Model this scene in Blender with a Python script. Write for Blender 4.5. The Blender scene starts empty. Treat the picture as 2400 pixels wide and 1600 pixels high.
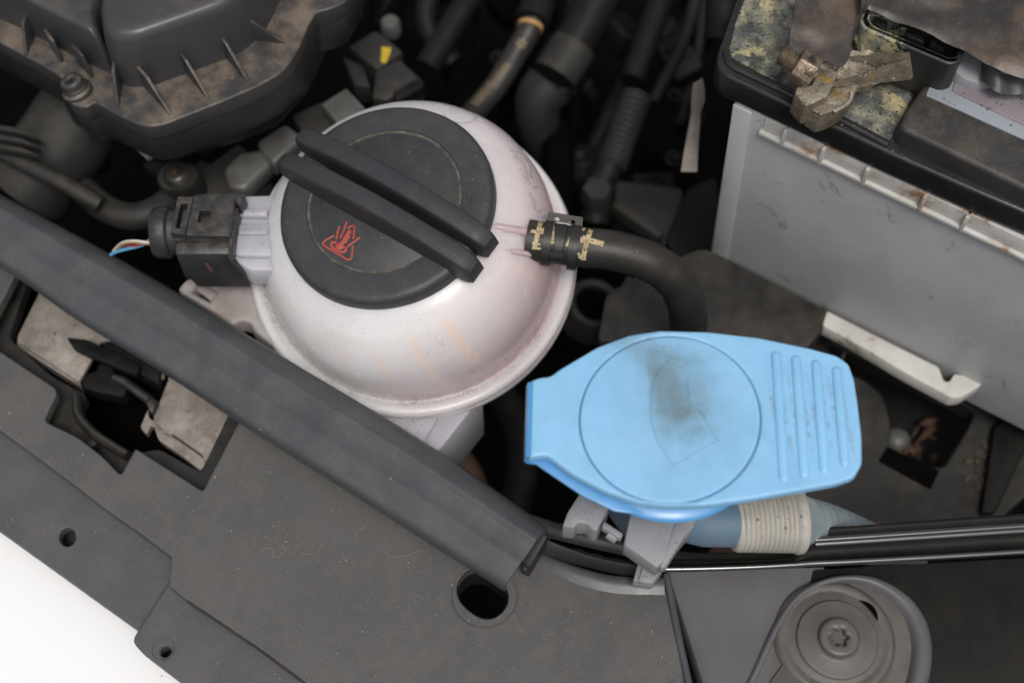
import bpy, bmesh, math, random
from mathutils import Vector, Matrix, noise
from mathutils.geometry import tessellate_polygon
from mathutils.bvhtree import BVHTree
random.seed(7)
sc = bpy.context.scene
COL = sc.collection
V = Vector
# ------------------------------------------------------------ camera (mm while authoring, metres in the scene)
TILT = math.radians(28.0)
DIST = 540.0
FPX = 50.0 / 36.0 * 2400.0
CAM = V((0.0, -DIST * math.sin(TILT), DIST * math.cos(TILT)))
RC = Matrix.Rotation(TILT, 3, 'X')
cd = bpy.data.cameras.new('camera'); co = bpy.data.objects.new('camera', cd); COL.objects.link(co)
cd.lens = 50; cd.sensor_width = 36; cd.clip_start = 0.02; cd.clip_end = 50
co.location = CAM * 0.001; co.rotation_euler = (TILT, 0, 0)
cd.dof.use_dof = True; cd.dof.focus_distance = 0.548; cd.dof.aperture_fstop = 6.3
sc.camera = co
# ------------------------------------------------------------ light
SUN_EL, SUN_AZ = math.radians(64), math.radians(168)      # azimuth measured from +Y towards +X
wd = bpy.data.worlds.new('World'); sc.world = wd; wd.use_nodes = True
nt = wd.node_tree; bg = nt.nodes['Background']; bg.inputs[1].default_value = 0.13
sky = nt.nodes.new('ShaderNodeTexSky'); sky.sky_type = 'NISHITA'; sky.sun_disc = False
sky.sun_elevation = SUN_EL; sky.sun_rotation = SUN_AZ; sky.air_density = 1.0; sky.dust_density = 4.5; sky.ozone_density = 1.0
hs = nt.nodes.new('ShaderNodeHueSaturation'); hs.inputs['Saturation'].default_value = 0.22       # thin overcast: almost colourless sky
nt.links.new(sky.outputs[0], hs.inputs['Color']); nt.links.new(hs.outputs[0], bg.inputs[0])
sl = bpy.data.lights.new('sun', 'SUN'); sl.energy = 1.5; sl.angle = math.radians(15); sl.color = (1.0, 0.95, 0.88)
so = bpy.data.objects.new('sun', sl); COL.objects.link(so)
sdir = V((math.sin(SUN_AZ) * math.cos(SUN_EL), math.cos(SUN_AZ) * math.cos(SUN_EL), math.sin(SUN_EL)))
so.rotation_euler = sdir.to_track_quat('Z', 'Y').to_euler(); so.location = (0.3, 1.0, 1.5)
sc.view_settings.view_transform = 'Standard'; sc.view_settings.look = 'None'
sc.view_settings.exposure = -0.12; sc.view_settings.gamma = 1.0
# ------------------------------------------------------------ pixel -> place
def ray(px, py): return RC @ V(((px - 1200) / FPX, -(py - 800) / FPX, -1))
def w(px, py, z):
    d = ray(px, py); return CAM + d * ((z - CAM.z) / d.z)
def hit(px, py, O, n):
    d = ray(px, py); return CAM + d * ((O - CAM).dot(n) / d.dot(n))
def frame(O, z, x=V((1, 0, 0))):
    z = z.normalized(); x = (x - z * x.dot(z)).normalized(); y = z.cross(x)
    M = Matrix((x, y, z)).transposed().to_4x4(); M.translation = O; return M
def camv(a, b, c): return (RC @ V((a, b, c))).normalized()
# ------------------------------------------------------------ geometry kit
def cr(pts, n=8):
    pts = [V(p) for p in pts]; P = [pts[0] * 2 - pts[1]] + pts + [pts[-1] * 2 - pts[-2]]; out = []
    for i in range(1, len(P) - 2):
        a, b, c, d = P[i - 1:i + 3]
        for k in range(n):
            t = k / n
            out.append(0.5 * ((2 * b) + (c - a) * t + (2 * a - 5 * b + 4 * c - d) * t * t + (3 * b - a - 3 * c + d) * t ** 3))
    out.append(pts[-1]); return out
def rnd(pts, r, n=4):
    """round the corners of a polygon (2-D or 3-D points); r one number or one per corner"""
    N = len(pts); out = []
    for i in range(N):
        p = pts[i]; a = pts[i - 1]; b = pts[(i + 1) % N]; rr = r[i] if isinstance(r, (list, tuple)) else r
        if rr <= 0: out.append(p.copy()); continue
        ua, ub = (a - p), (b - p); la, lb = ua.length, ub.length
        d = min(rr, la * .45, lb * .45); ua = ua / la; ub = ub / lb
        p0, p1 = p + ua * d, p + ub * d
        for k in range(n + 1):
            t = k / n; out.append(p0 * (1 - t) ** 2 + p * 2 * t * (1 - t) + p1 * t * t)
    return out
class G:
    def __init__(s): s.bm = bmesh.new()
    def add(s, t, bev=0, seg=2):
        if bev > 0:
            bmesh.ops.remove_doubles(t, verts=t.verts[:], dist=1e-4)
            es = [e for e in t.edges if len(e.link_faces) == 2 and e.calc_face_angle(0) > 0.5]
            bmesh.ops.bevel(t, geom=es, offset=bev, segments=seg, profile=0.5, affect='EDGES', clamp_overlap=True)
        m = bpy.data.meshes.new('t'); t.to_mesh(m); t.free(); s.bm.from_mesh(m); bpy.data.meshes.remove(m); return s
    def slab(s, top, drop, bev=0.6, seg=2, dirv=V((0, 0, -1)), scale=1.0):
        """solid from a polygon of 3-D points, extruded along dirv"""
        t = bmesh.new(); c = sum(top, V((0, 0, 0))) / len(top)
        a = [t.verts.new(p) for p in top]; b = [t.verts.new(c + (p - c) * scale + dirv * drop) for p in top]
        t.faces.new(a); t.faces.new(b[::-1])
        for i in range(len(a)):
            j = (i + 1) % len(a); t.faces.new((a[j], a[i], b[i], b[j]))
        bmesh.ops.recalc_face_normals(t, faces=t.faces[:])
        return s.add(t, bev, seg)
    def box(s, c, size, M=None, bev=0.6, seg=2):
        M = M or Matrix.Identity(4); x, y, z = [k / 2 for k in size]; c = V(c)
        top = [M @ (c + V((sx * x, sy * y, z))) for sx, sy in ((-1, -1), (1, -1), (1, 1), (-1, 1))]
        return s.slab(top, size[2], bev, seg, -(M.to_3x3() @ V((0, 0, 1))).normalized())
    def plate(s, outer, holes, z, thick, r=0.8, zf=None, M=None):
        """flat sheet with holes (2-D loops of (x,y)), rounded rims"""
        M = M or Matrix.Identity(4); zf = zf or (lambda x, y: 0.0)
        def area(L): return sum(L[i][0] * L[(i + 1) % len(L)][1] - L[(i + 1) % len(L)][0] * L[i][1] for i in range(len(L)))
        loops = []
        for k, L in enumerate([outer] + holes):
            L = [V((p[0], p[1])) for p in L]
            if (area(L) > 0) != (k == 0): L = L[::-1]
            loops.append(L)
        def off(L, d):
            o = []
            for i in range(len(L)):
                a, p, b = L[i - 1], L[i], L[(i + 1) % len(L)]
                e0 = (p - a); e1 = (b - p)
                if e0.length < 1e-6 or e1.length < 1e-6: o.append(p.copy()); continue
                n0 = V((-e0.y, e0.x)).normalized(); n1 = V((-e1.y, e1.x)).normalized()
                n = (n0 + n1); n = n.normalized() if n.length > .1 else n0
                o.append(p + n * d / max(.5, n.dot(n0)))
            return o
        t = bmesh.new(); ins = [off(L, r) for L in loops]
        def mk(L, dz): return [t.verts.new(M @ V((p.x, p.y, z + dz + zf(p.x, p.y)))) for p in L]
        tops = [mk(L, 0) for L in ins]; flat = [v for L in tops for v in L]
        for tri in tessellate_polygon([[V((p.x, p.y, 0)) for p in L] for L in ins]):
            try: t.faces.new([flat[i] for i in tri])
            except ValueError: pass
        bots = []
        for L, a in zip(loops, tops):
            prev = a
            for f, dz in ((.62, -.08 * r), (.29, -.29 * r), (.08, -.62 * r), (0, -r), (0, -thick)):
                cur = mk(off(L, r * f), dz)
                for i in range(len(cur)):
                    j = (i + 1) % len(cur); t.faces.new((prev[j], prev[i], cur[i], cur[j]))
                prev = cur
            bots.append(prev)
        flatb = [v for L in bots for v in L]
        for tri in tessellate_polygon([[V((p.x, p.y, 0)) for p in L] for L in loops]):
            try: t.faces.new([flatb[i] for i in tri[::-1]])
            except ValueError: pass
        bmesh.ops.recalc_face_normals(t, faces=t.faces[:])
        return s.add(t)
    def lathe(s, prof, M=None, seg=64, rad=None):
        M = M or Matrix.Identity(4); t = bmesh.new(); rings = []
        for r, h in prof:
            if r <= 1e-6: rings.append([t.verts.new(M @ V((0, 0, h)))])
            else: rings.append([t.verts.new(M @ V((r * (rad(2 * math.pi * k / seg, h) if rad else 1) * math.cos(2 * math.pi * k / seg), r * (rad(2 * math.pi * k / seg, h) if rad else 1) * math.sin(2 * math.pi * k / seg), h))) for k in range(seg)])
        for a, b in zip(rings, rings[1:]):
            for k in range(seg):
                j = (k + 1) % seg
                if len(a) == 1 and len(b) == 1: continue
                if len(a) == 1: t.faces.new((a[0], b[k], b[j]))
                elif len(b) == 1: t.faces.new((a[k], b[0], a[j]))
                else: t.faces.new((a[k], b[k], b[j], a[j]))
        bmesh.ops.recalc_face_normals(t, faces=t.faces[:])
        return s.add(t)
    def tube(s, path, r, seg=20, caps=True, flat=1.0, up=None, closed=False):
        t = bmesh.new(); path = [V(p) for p in path]; n = len(path); rings = []
        rf = r if callable(r) else (lambda i, u: r)
        ref = up or V((0, 0, 1)); prevx = None
        for i, p in enumerate(path):
            if closed: d = path[(i + 1) % n] - path[i - 1]
            else: d = path[min(i + 1, n - 1)] - path[max(i - 1, 0)]
            d.normalize()
            if prevx is None:
                x = ref.cross(d)
                if x.length < .1: x = V((1, 0, 0)).cross(d)
                x.normalize()
            else: x = (prevx - d * prevx.dot(d)).normalized()
            if up: x = up.cross(d).normalized()
            y = d.cross(x); prevx = x; rr = rf(i, i / max(1, n - 1))
            rings.append([t.verts.new(p + x * rr * math.cos(2 * math.pi * k / seg) + y * rr * flat * math.sin(2 * math.pi * k / seg)) for k in range(seg)])
        pairs = list(zip(rings, rings[1:])) + ([(rings[-1], rings[0])] if closed else [])
        for a, b in pairs:
            for k in range(seg):
                j = (k + 1) % seg; t.faces.new((a[k], a[j], b[j], b[k]))
        if caps and not closed: t.faces.new(rings[0][::-1]); t.faces.new(rings[-1])
        bmesh.ops.recalc_face_normals(t, faces=t.faces[:])
        return s.add(t)
    def grid(s, P, thick=0, close=False):
        """surface through a grid of points P[i][j]; thick>0 adds a back and walls"""
        t = bmesh.new(); A = [[t.verts.new(p) for p in row] for row in P]; n, m = len(A), len(A[0])
        for i in range(n - 1):
            for j in range(m - 1): t.faces.new((A[i][j], A[i][j + 1], A[i + 1][j + 1], A[i + 1][j]))
        bmesh.ops.recalc_face_normals(t, faces=t.faces[:])
        if thick:
            up = sum((f.normal.z for f in t.faces))
            if up < 0: bmesh.ops.reverse_faces(t, faces=t.faces[:])
            t.normal_update()
            bmesh.ops.solidify(t, geom=t.faces[:], thickness=thick)
            bmesh.ops.recalc_face_normals(t, faces=t.faces[:])
        return s.add(t)
MW = {}
def setmw(o, M, parent):
    MW[o.name] = M
    if parent: o.parent = parent; o.matrix_local = MW[parent.name].inverted() @ M
    else: o.matrix_world = M
def tagit(o, label=None, cat=None, group=None, kind=None):
    if label: o['label'] = label
    if cat: o['category'] = cat
    if group: o['group'] = group
    if kind: o['kind'] = kind
def thing(name, label, cat, loc, group=None):
    o = bpy.data.objects.new(name, None); COL.objects.link(o); o.empty_display_size = 0.01
    setmw(o, Matrix.Translation(V(loc) * 0.001), None); tagit(o, label, cat, group); return o
def part(g, name, mat, parent=None, fr=None, ang=38, wn=False, label=None, cat=None, group=None, kind=None, sub=0, smooth=True):
    bm = g.bm; me = bpy.data.meshes.new(name); bm.to_mesh(me); bm.free()
    if fr is None:
        if parent: org = MW[parent.name].copy()
        else:
            xs = [v.co for v in me.vertices]
            c = V(((min(p.x for p in xs) + max(p.x for p in xs)) / 2, (min(p.y for p in xs) + max(p.y for p in xs)) / 2, min(p.z for p in xs)))
            org = Matrix.Translation(c * 0.001)
        me.transform(Matrix.Scale(0.001, 4)); me.transform(org.inverted()); M = org
    else:
        me.transform(Matrix.Scale(0.001, 4)); M = fr.copy(); M.translation = M.translation * 0.001
    if smooth:
        me.polygons.foreach_set('use_smooth', [True] * len(me.polygons)); me.set_sharp_from_angle(angle=math.radians(ang))
    me.materials.append(mat)
    o = bpy.data.objects.new(name, me); COL.objects.link(o); setmw(o, M, parent)
    if wn:
        m = o.modifiers.new('wn', 'WEIGHTED_NORMAL'); m.keep_sharp = True; m.weight = 80
    if sub:
        m = o.modifiers.new('sub', 'SUBSURF'); m.levels = sub; m.render_levels = sub
    tagit(o, label, cat, group, kind); return o
def bvh_of(o):
    M = MW[o.name]; return BVHTree.FromPolygons([(M @ v.co) * 1000 for v in o.data.vertices], [tuple(p.vertices) for p in o.data.polygons])
def ribbon(g, pts, width, bvh, off=0.12, closed=False, step=3.0):
    """thin raised strip drawn along a line of sight points and laid on a surface"""
    pp = [V((p[0], p[1])) for p in pts]
    if closed: pp.append(pp[0])
    dense = []
    for a, b in zip(pp, pp[1:]):
        n = max(1, int((b - a).length / step))
        for k in range(n): dense.append(a + (b - a) * k / n)
    dense.append(pp[-1]); rows = []
    for i, p in enumerate(dense):
        d = dense[min(i + 1, len(dense) - 1)] - dense[max(i - 1, 0)]; nrm = V((-d.y, d.x)).normalized()
        row = []
        wd_ = width if not callable(width) else width(i / max(1, len(dense) - 1))
        for q, o_ in ((-.5, -.05), (-.42, off), (0, off), (.42, off), (.5, -.05)):
            s_ = p + nrm * wd_ * q; h = bvh.ray_cast(CAM, ray(s_.x, s_.y).normalized())
            if h[0] is None: row = None; break
            n_ = h[1] if h[1].dot(ray(s_.x, s_.y)) < 0 else -h[1]
            row.append(h[0] + n_ * o_)
        if row: rows.append(row)
    if len(rows) > 1: g.grid(rows)
# ------------------------------------------------------------ materials
def mat(name, base, rough=.55, base2=None, nscale=60, dust=None, dustamt=0, dscale=90, specks=0, sscale=700, scol=(.45, .41, .35),
        bump=.0, bscale=900, metal=0, spec=.5, sss=0, ssr=(.01, .006, .005), dark=0, darkscale=500, coat=0, blot=None, scratch=0, extra=None, fine=0):
    m = bpy.data.materials.new(name); m.use_nodes = True; T = m.node_tree; N = T.nodes; L = T.links
    b = N['Principled BSDF']; tc = N.new('ShaderNodeTexCoord'); co_ = tc.outputs['Object']
    def rgb(c): n = N.new('ShaderNodeRGB'); n.outputs[0].default_value = (*c, 1); return n.outputs[0]
    def nz(scale, detail=5, rough_=.6, dist=0, vec=None):
        n = N.new('ShaderNodeTexNoise'); n.inputs['Scale'].default_value = scale; n.inputs['Detail'].default_value = detail
        n.inputs['Roughness'].default_value = rough_; n.inputs['Distortion'].default_value = dist
        L.new(vec or co_, n.inputs['Vector']); return n.outputs[0]
    def ramp(s, lo, hi):
        n = N.new('ShaderNodeMapRange'); n.interpolation_type = 'SMOOTHSTEP'; n.inputs[1].default_value = lo; n.inputs[2].default_value = hi; L.new(s, n.inputs[0]); return n.outputs[0]
    def math_(op, a, v=None, c=None):
        n = N.new('ShaderNodeMath'); n.operation = op
        for i, q in enumerate((a, v, c)):
            if q is None: continue
            if isinstance(q, (int, float)): n.inputs[i].default_value = q
            else: L.new(q, n.inputs[i])
        return n.outputs[0]
    def mix(f, a, c, mode='MIX'):
        n = N.new('ShaderNodeMix'); n.data_type = 'RGBA'; n.blend_type = mode
        if isinstance(f, (int, float)): n.inputs[0].default_value = f
        else: L.new(f, n.inputs[0])
        L.new(a, n.inputs[6]); L.new(c, n.inputs[7]); return n.outputs[2]
    col = rgb(base)
    col = mix(ramp(nz(nscale), .35, .65), col, rgb(base2 or tuple(c * .78 for c in base)))
    if fine: col = mix(math_('MULTIPLY', ramp(nz(2600, 2), .45, .7), fine), col, rgb(tuple(min(1, c * 2.2 + .02) for c in base)))
    dm = None
    gm = N.new('ShaderNodeNewGeometry'); sx = N.new('ShaderNodeSeparateXYZ'); L.new(gm.outputs['True Normal'], sx.inputs[0]); upf = ramp(sx.outputs[2], .35, .92)  # upward faces hold more dust; this also puts side-wall shade into the colour
    if dust:
        dm = math_('MULTIPLY', ramp(nz(dscale, 8, .7), .40, .68), dustamt); dm = math_('MULTIPLY', dm, math_('MULTIPLY_ADD', upf, .85, .15)); col = mix(dm, col, rgb(dust))
    for (c_, scale, lo, hi, dist) in (blot or []):
        col = mix(ramp(nz(scale, 8, .65, dist), lo, hi), col, rgb(c_))
    if specks:
        for sc_, am in ((sscale * 1.5, specks), (sscale * .6, specks * .10)):
            v = N.new('ShaderNodeTexVoronoi'); v.inputs['Scale'].default_value = sc_; L.new(co_, v.inputs['Vector'])
            sep = N.new('ShaderNodeSeparateColor'); L.new(v.outputs['Color'], sep.inputs[0])
            thr = math_('MULTIPLY', sep.outputs[0], .26)
            dot = math_('LESS_THAN', v.outputs['Distance'], thr)
            clus = math_('MULTIPLY', math_('MULTIPLY', ramp(nz(45, 3), .30, .75), am), upf)
            pick = math_('LESS_THAN', sep.outputs[1], clus)
            col = mix(math_('MULTIPLY', math_('MULTIPLY', dot, pick), math_('MULTIPLY_ADD', sep.outputs[2], .6, .25)), col, rgb(scol))
    if dark:
        v = N.new('ShaderNodeTexVoronoi'); v.inputs['Scale'].default_value = darkscale; L.new(co_, v.inputs['Vector'])
        sep = N.new('ShaderNodeSeparateColor'); L.new(v.outputs['Color'], sep.inputs[0])
        dot = math_('LESS_THAN', v.outputs['Distance'], math_('MULTIPLY', sep.outputs[0], .3))
        pick = math_('LESS_THAN', sep.outputs[2], math_('MULTIPLY', ramp(nz(60, 3), .35, .8), dark))
        col = mix(math_('MULTIPLY', math_('MULTIPLY', dot, pick), .8), col, rgb((.06, .045, .03)))
    ctx = dict(N=N, L=L, rgb=rgb, nz=nz, ramp=ramp, math=math_, mix=mix, co=co_, b=b)
    if extra: col = extra(ctx, col)
    L.new(col, b.inputs['Base Color'])
    r_ = math_('MULTIPLY_ADD', nz(nscale * 2.3, 6), .22, rough - .11); L.new(r_, b.inputs['Roughness'])
    b.inputs['Metallic'].default_value = metal; b.inputs['Specular IOR Level'].default_value = spec
    if coat: b.inputs['Coat Weight'].default_value = coat; b.inputs['Coat Roughness'].default_value = .12
    if sss:
        b.inputs['Subsurface Weight'].default_value = sss; b.inputs['Subsurface Radius'].default_value = tuple(k * 100 for k in ssr); b.inputs['Subsurface Scale'].default_value = .01
    if bump:
        bn = N.new('ShaderNodeBump'); bn.inputs['Strength'].default_value = bump; bn.inputs['Distance'].default_value = .0004
        L.new(nz(bscale, 3), bn.inputs['Height']); L.new(bn.outputs[0], b.inputs['Normal'])
    return m
PANEL = mat('panel_plastic', (.086, .083, .081), .56, (.066, .066, .067), 28, (.118, .108, .099), .50, 60, blot=[((.098, .092, .086), 14, .58, .74, 1.2), ((.066, .066, .067), 90, .68, .76, .6)], specks=.62, sscale=1500, bump=.30, bscale=1500, fine=.35, spec=.35)
PANEL2 = mat('panel_plastic_cool', (.078, .079, .086), .55, (.068, .069, .075), 30, (.13, .115, .10), .35, 50, specks=.28, sscale=1300, bump=.15, fine=.15, spec=.4)
STRIP = mat('strip_plastic', (.062, .066, .072), .37, (.050, .053, .058), 40, (.12, .115, .105), .40, 48, blot=[((.10, .10, .098), 120, .68, .74, 1.0)], specks=.26, sscale=1150, bump=.12, fine=.12, spec=.45)
CAPM = mat('cap_plastic', (.036, .038, .043), .50, (.030, .032, .036), 45, (.075, .066, .052), .5, 130, specks=.7, sscale=1500, scol=(.30, .27, .21), bump=.18, bscale=1200, fine=.2)
CAPG = mat('cap_groove', (.13, .115, .09), .8, (.05, .046, .04), 300, bump=.3, bscale=2000)
RIBM = mat('rib_plastic', (.040, .042, .047), .52, (.033, .035, .039), 45, (.08, .07, .056), .22, 110, specks=.3, sscale=1400, scol=(.28, .25, .2), bump=.08, spec=.35)
REDM = mat('red_print', (.42, .075, .06), .55, (.36, .07, .055), 300)
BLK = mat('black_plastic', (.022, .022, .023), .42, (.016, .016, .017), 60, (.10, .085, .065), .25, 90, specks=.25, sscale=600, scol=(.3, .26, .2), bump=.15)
CONN = mat('connector_plastic', (.03, .03, .032), .45, (.022, .022, .024), 120, (.14, .12, .095), .5, 140, specks=.5, sscale=900, scol=(.34, .3, .24), bump=.2)
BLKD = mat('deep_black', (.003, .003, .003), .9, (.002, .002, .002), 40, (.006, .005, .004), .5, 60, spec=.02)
DKG = mat('dark_grey', (.011, .011, .011), .55, (.007, .007, .007), 50, (.026, .022, .017), .5, 60, bump=.2, spec=.18)
MDG = mat('oily_grey', (.028, .027, .026), .6, (.018, .017, .016), 50, (.065, .057, .045), .6, 60, blot=[((.10, .055, .03), 130, .68, .75, 0)], bump=.3, bscale=600, spec=.35)
ENG = mat('engine_cover_plastic', (.036, .036, .037), .45, (.029, .029, .030), 25, (.165, .13, .10), .95, 50, specks=.2, sscale=900, scol=(.35, .3, .24), bump=.15, spec=.5)
ENGD = mat('engine_cover_dome', (.046, .046, .050), .36, (.040, .040, .043), 20, (.13, .11, .095), .5, 30, specks=.05, sscale=400, bump=.05)
RUB = mat('rubber_hose', (.026, .024, .022), .48, (.020, .019, .017), 70, (.07, .05, .035), .45, 90, specks=.15, sscale=500, scol=(.28, .22, .12), bump=.25, bscale=700, spec=.45)
GOLD = mat('cream_paint', (.38, .28, .135), .7, (.50, .42, .26), 260, bump=.4, bscale=1800, blot=[((.12, .07, .03), 900, .53, .62, 0)])
CLAMP = mat('clamp_steel', (.035, .035, .036), .42, (.028, .027, .027), 200, (.08, .06, .04), .35, 200, metal=.35, bump=.15)
ALU = mat('cast_aluminium', (.14, .145, .14), .5, (.09, .09, .088), 60, (.12, .09, .06), .4, 60, metal=.3, bump=.4, bscale=400)
ZINC = mat('zinc_steel', (.34, .30, .27), .48, (.22, .19, .17), 60, (.46, .42, .37), .7, 170, metal=.25, bump=.35, bscale=500, blot=[((.22, .09, .03), 170, .70, .76, 0), ((.16, .14, .12), 60, .55, .75, 0)], dark=.3, darkscale=500)
STEEL = mat('dark_steel', (.10, .098, .095), .38, (.06, .058, .055), 120, (.12, .09, .06), .3, 90, metal=.7, bump=.3, bscale=500)
WHP = mat('car_paint_white', (.88, .88, .88), .25, (.87, .87, .88), 5, coat=.6)
CASE = mat('battery_case', (.44, .445, .455), .40, (.385, .39, .40), 25, (.15, .14, .12), .35, 70, blot=[((.27, .26, .235), 70, .60, .70, .8), ((.12, .11, .095), 150, .68, .74, .3)], spec=.4, sss=.0)
CASEW = mat('battery_rim_white', (.54, .53, .51), .5, (.46, .44, .41), 60, blot=[((.28, .16, .095), 60, .53, .70, 0), ((.10, .07, .05), 120, .64, .72, 0)])
LEDGE = mat('ledge_white', (.60, .59, .55), .55, (.50, .48, .44), 60, blot=[((.17, .12, .08), 60, .58, .68, .4)])
LIDM = mat('battery_lid', (.014, .014, .015), .34, (.011, .011, .012), 60, (.06, .05, .035), .22, 160, specks=.7, sscale=1100, scol=(.32, .28, .22), bump=.2, spec=.5)
LIDD = mat('battery_cover_dusty', (.03, .029, .029), .5, (.022, .021, .021), 60, (.10, .078, .058), .6, 70, specks=.9, sscale=1300, scol=(.36, .27, .2), bump=.25)
CORR = mat('corroded_lid', (.075, .083, .082), .85, (.035, .038, .038), 220, (.36, .34, .24), .9, 130, blot=[((.42, .36, .20), 75, .52, .62, .4), ((.15, .17, .165), 190, .53, .64, .3), ((.025, .023, .02), 520, .57, .64, 0), ((.16, .08, .03), 90, .70, .80, 0)], bump=1.0, bscale=450, specks=.5, sscale=650, scol=(.60, .55, .36), dark=1.3, darkscale=620)
CLMP = mat('corroded_lead', (.24, .20, .15), .50, (.13, .105, .075), 160, (.42, .39, .29), .8, 190, metal=.45, blot=[((.34, .20, .05), 120, .58, .66, .2), ((.05, .04, .03), 210, .58, .66, .3), ((.50, .48, .38), 420, .60, .68, 0)], bump=1.0, bscale=900, dark=1.4, darkscale=1200)
NUTM = mat('rusty_nut', (.28, .22, .165), .38, (.13, .095, .065), 150, (.40, .34, .26), .5, 260, metal=.65, blot=[((.06, .045, .03), 160, .56, .66, .2)], bump=.6, bscale=900, dark=1.2, darkscale=1200)
SHEET = mat('rubber_sheet', (.032, .029, .028), .40, (.024, .022, .021), 40, (.13, .09, .066), .8, 28, specks=.4, sscale=1100, scol=(.4, .34, .28), bump=.25, spec=.5)
LABEL = mat('battery_label', (.26, .29, .32), .45, (.24, .26, .30), 40, (.28, .24, .26), .4, 40, dark=1.5, darkscale=520)
WHT = mat('white_plastic', (.47, .46, .50), .42, (.42, .41, .45), 60, dark=.9, darkscale=800, sss=.5, ssr=(.01, .009, .009))
GREYW = mat('grey_white_plastic', (.27, .275, .295), .5, (.23, .235, .25), 60, dark=1.2, darkscale=800)
BRK = mat('bracket_translucent', (.42, .38, .37), .5, (.30, .26, .25), 45, sss=.2)
BLUN = mat('filler_neck_blue', (.10, .165, .225), .4, (.14, .19, .24), 40, sss=.2, dark=.3, darkscale=600)
PALEB = mat('pale_blue_hose', (.27, .32, .345), .5, (.22, .27, .29), 60)
CREAM = mat('cream_ring', (.42, .40, .36), .55, (.35, .33, .29), 60, (.24, .19, .14), .4, 160, dark=.7, darkscale=500)
YEL = mat('yellow_paint', (.62, .42, .03), .6)
ORG = mat('orange_mark', (.42, .25, .10), .6)
WBLU = mat('wire_blue', (.10, .36, .58), .4); WBRN = mat('wire_brown', (.38, .20, .12), .4); WWHT = mat('wire_cream', (.62, .55, .48), .4); WRED = mat('wire_red', (.42, .06, .05), .4)
PAPER = mat('pale_tag', (.22, .19, .165), .6, (.15, .13, .115), 90, dark=.5, darkscale=500)
LEAF = mat('dead_leaf', (.09, .04, .02), .8, (.045, .025, .015), 160)
GLOSS = mat('gloss_black_rail', (.020, .020, .021), .20, (.016, .016, .016), 30, coat=1.0, spec=1.0)
FEND = mat('fender_bracket_grey', (.128, .125, .135), .40, (.10, .098, .105), 25, (.11, .095, .08), .3, 50, bump=.05)
BOSSM = mat('boss_dusty', (.10, .094, .09), .45, (.078, .072, .069), 40, (.16, .14, .12), .5, 60, bump=.25, bscale=600)
DUSTK = mat('housing_black', (.011, .0105, .0095), .6, (.008, .0078, .0075), 60, (.022, .019, .015), .6, 50, spec=.22)
# ============================================================ THE SETTING
g = G(); g.slab([V((-900, -420, -330)), V((900, -420, -330)), V((900, 900, -330)), V((-900, 900, -330))], 10, 0)
part(g, 'engine_bay_floor', BLKD, kind='structure')
# ============================================================ FRONT PANEL with cut-outs
def loop(pts, z, r=0): 
    L = [w(p[0], p[1], z).xy.to_3d() for p in pts]; return rnd(L, r) if r else L
ZP = -62
# main cover plate
fp = thing('front_panel', 'wide dusty dark grey plastic cover panel across the front with cut-outs', 'panel', w(800, 1300, ZP))
outer = [(-700, 440), (-500, 300), (0, 520), (500, 820), (1000, 1150), (1215, 1290), (1262, 1302)]
rim = [(1262, 1302), (1340, 1338), (1440, 1362), (1559, 1366)]
outer += [(1340, 1338), (1440, 1362), (1559, 1366), (1585, 1480), (1612, 1640), (1640, 1800), (960, 1800), (725, 1608), (600, 1515), (445, 1412), (396, 1372), (400, 1330), (402, 1305), (330, 1250), (262, 1203), (130, 1103), (0, 1008), (-300, 800), (-700, 620)]
cut = [(44, 628), (-40, 795), (0, 822), (129, 908), (133, 922), (103, 985), (180, 1022), (240, 1068), (283, 1113), (317, 1049), (475, 1149), (572, 962), (300, 760)]
cutr = [0, 3, 0, 1.2, 1.2, 2.4, 2, 3, 2, 1, 1.2, 0.5, 0]
oval = []
oc, oa = V((1131, 1390)), math.radians(40)
for k in range(40):
    a = 2 * math.pi * k / 40; ex, ey = 61 * math.cos(a), 51 * math.sin(a)
    ex = math.copysign(abs(math.cos(a)) ** .82, math.cos(a)) * 62; ey = math.copysign(abs(math.sin(a)) ** .9, math.sin(a)) * 50
    oval.append((oc.x + ex * math.cos(oa) - ey * math.sin(oa), oc.y + ex * math.sin(oa) + ey * math.cos(oa)))
g = G(); g.plate(loop(outer, ZP), [rnd(loop(cut, ZP), [k * 1.0 for k in cutr]), loop(oval, ZP)], ZP, 5, 1.0)
main = part(g, 'cover_plate', PANEL, fp, wn=True)
# raised collar round the oval hole
M_ = frame(w(1136, 1396, ZP - .3), V((0, 0, 1)))
g = G(); R0 = 13.2
g.lathe([(R0 - .9, 0), (R0 - .6, .62), (R0 - .2, .72), (R0, .35), (R0 + .15, 0)], M_, 64)
part(g, 'collar', PANEL, fp, label='shallow round collar about the oval hole')
g = G()
t = [w(*p, ZP) for p in oval]; pin = [w(oc.x + (p[0] - oc.x) * .93 - 3, oc.y + (p[1] - oc.y) * .93 + 1, ZP - 3) for p in oval]
g.grid([[*t, t[0]], [*[a.lerp(b, .5) - V((0, 0, 2)) for a, b in zip(t, pin)], t[0].lerp(pin[0], .5) - V((0, 0, 2))], [*[p - V((0, 0, 16)) for p in pin], pin[0] - V((0, 0, 16))]])
part(g, 'hole_lining', BLK, fp)
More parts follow.
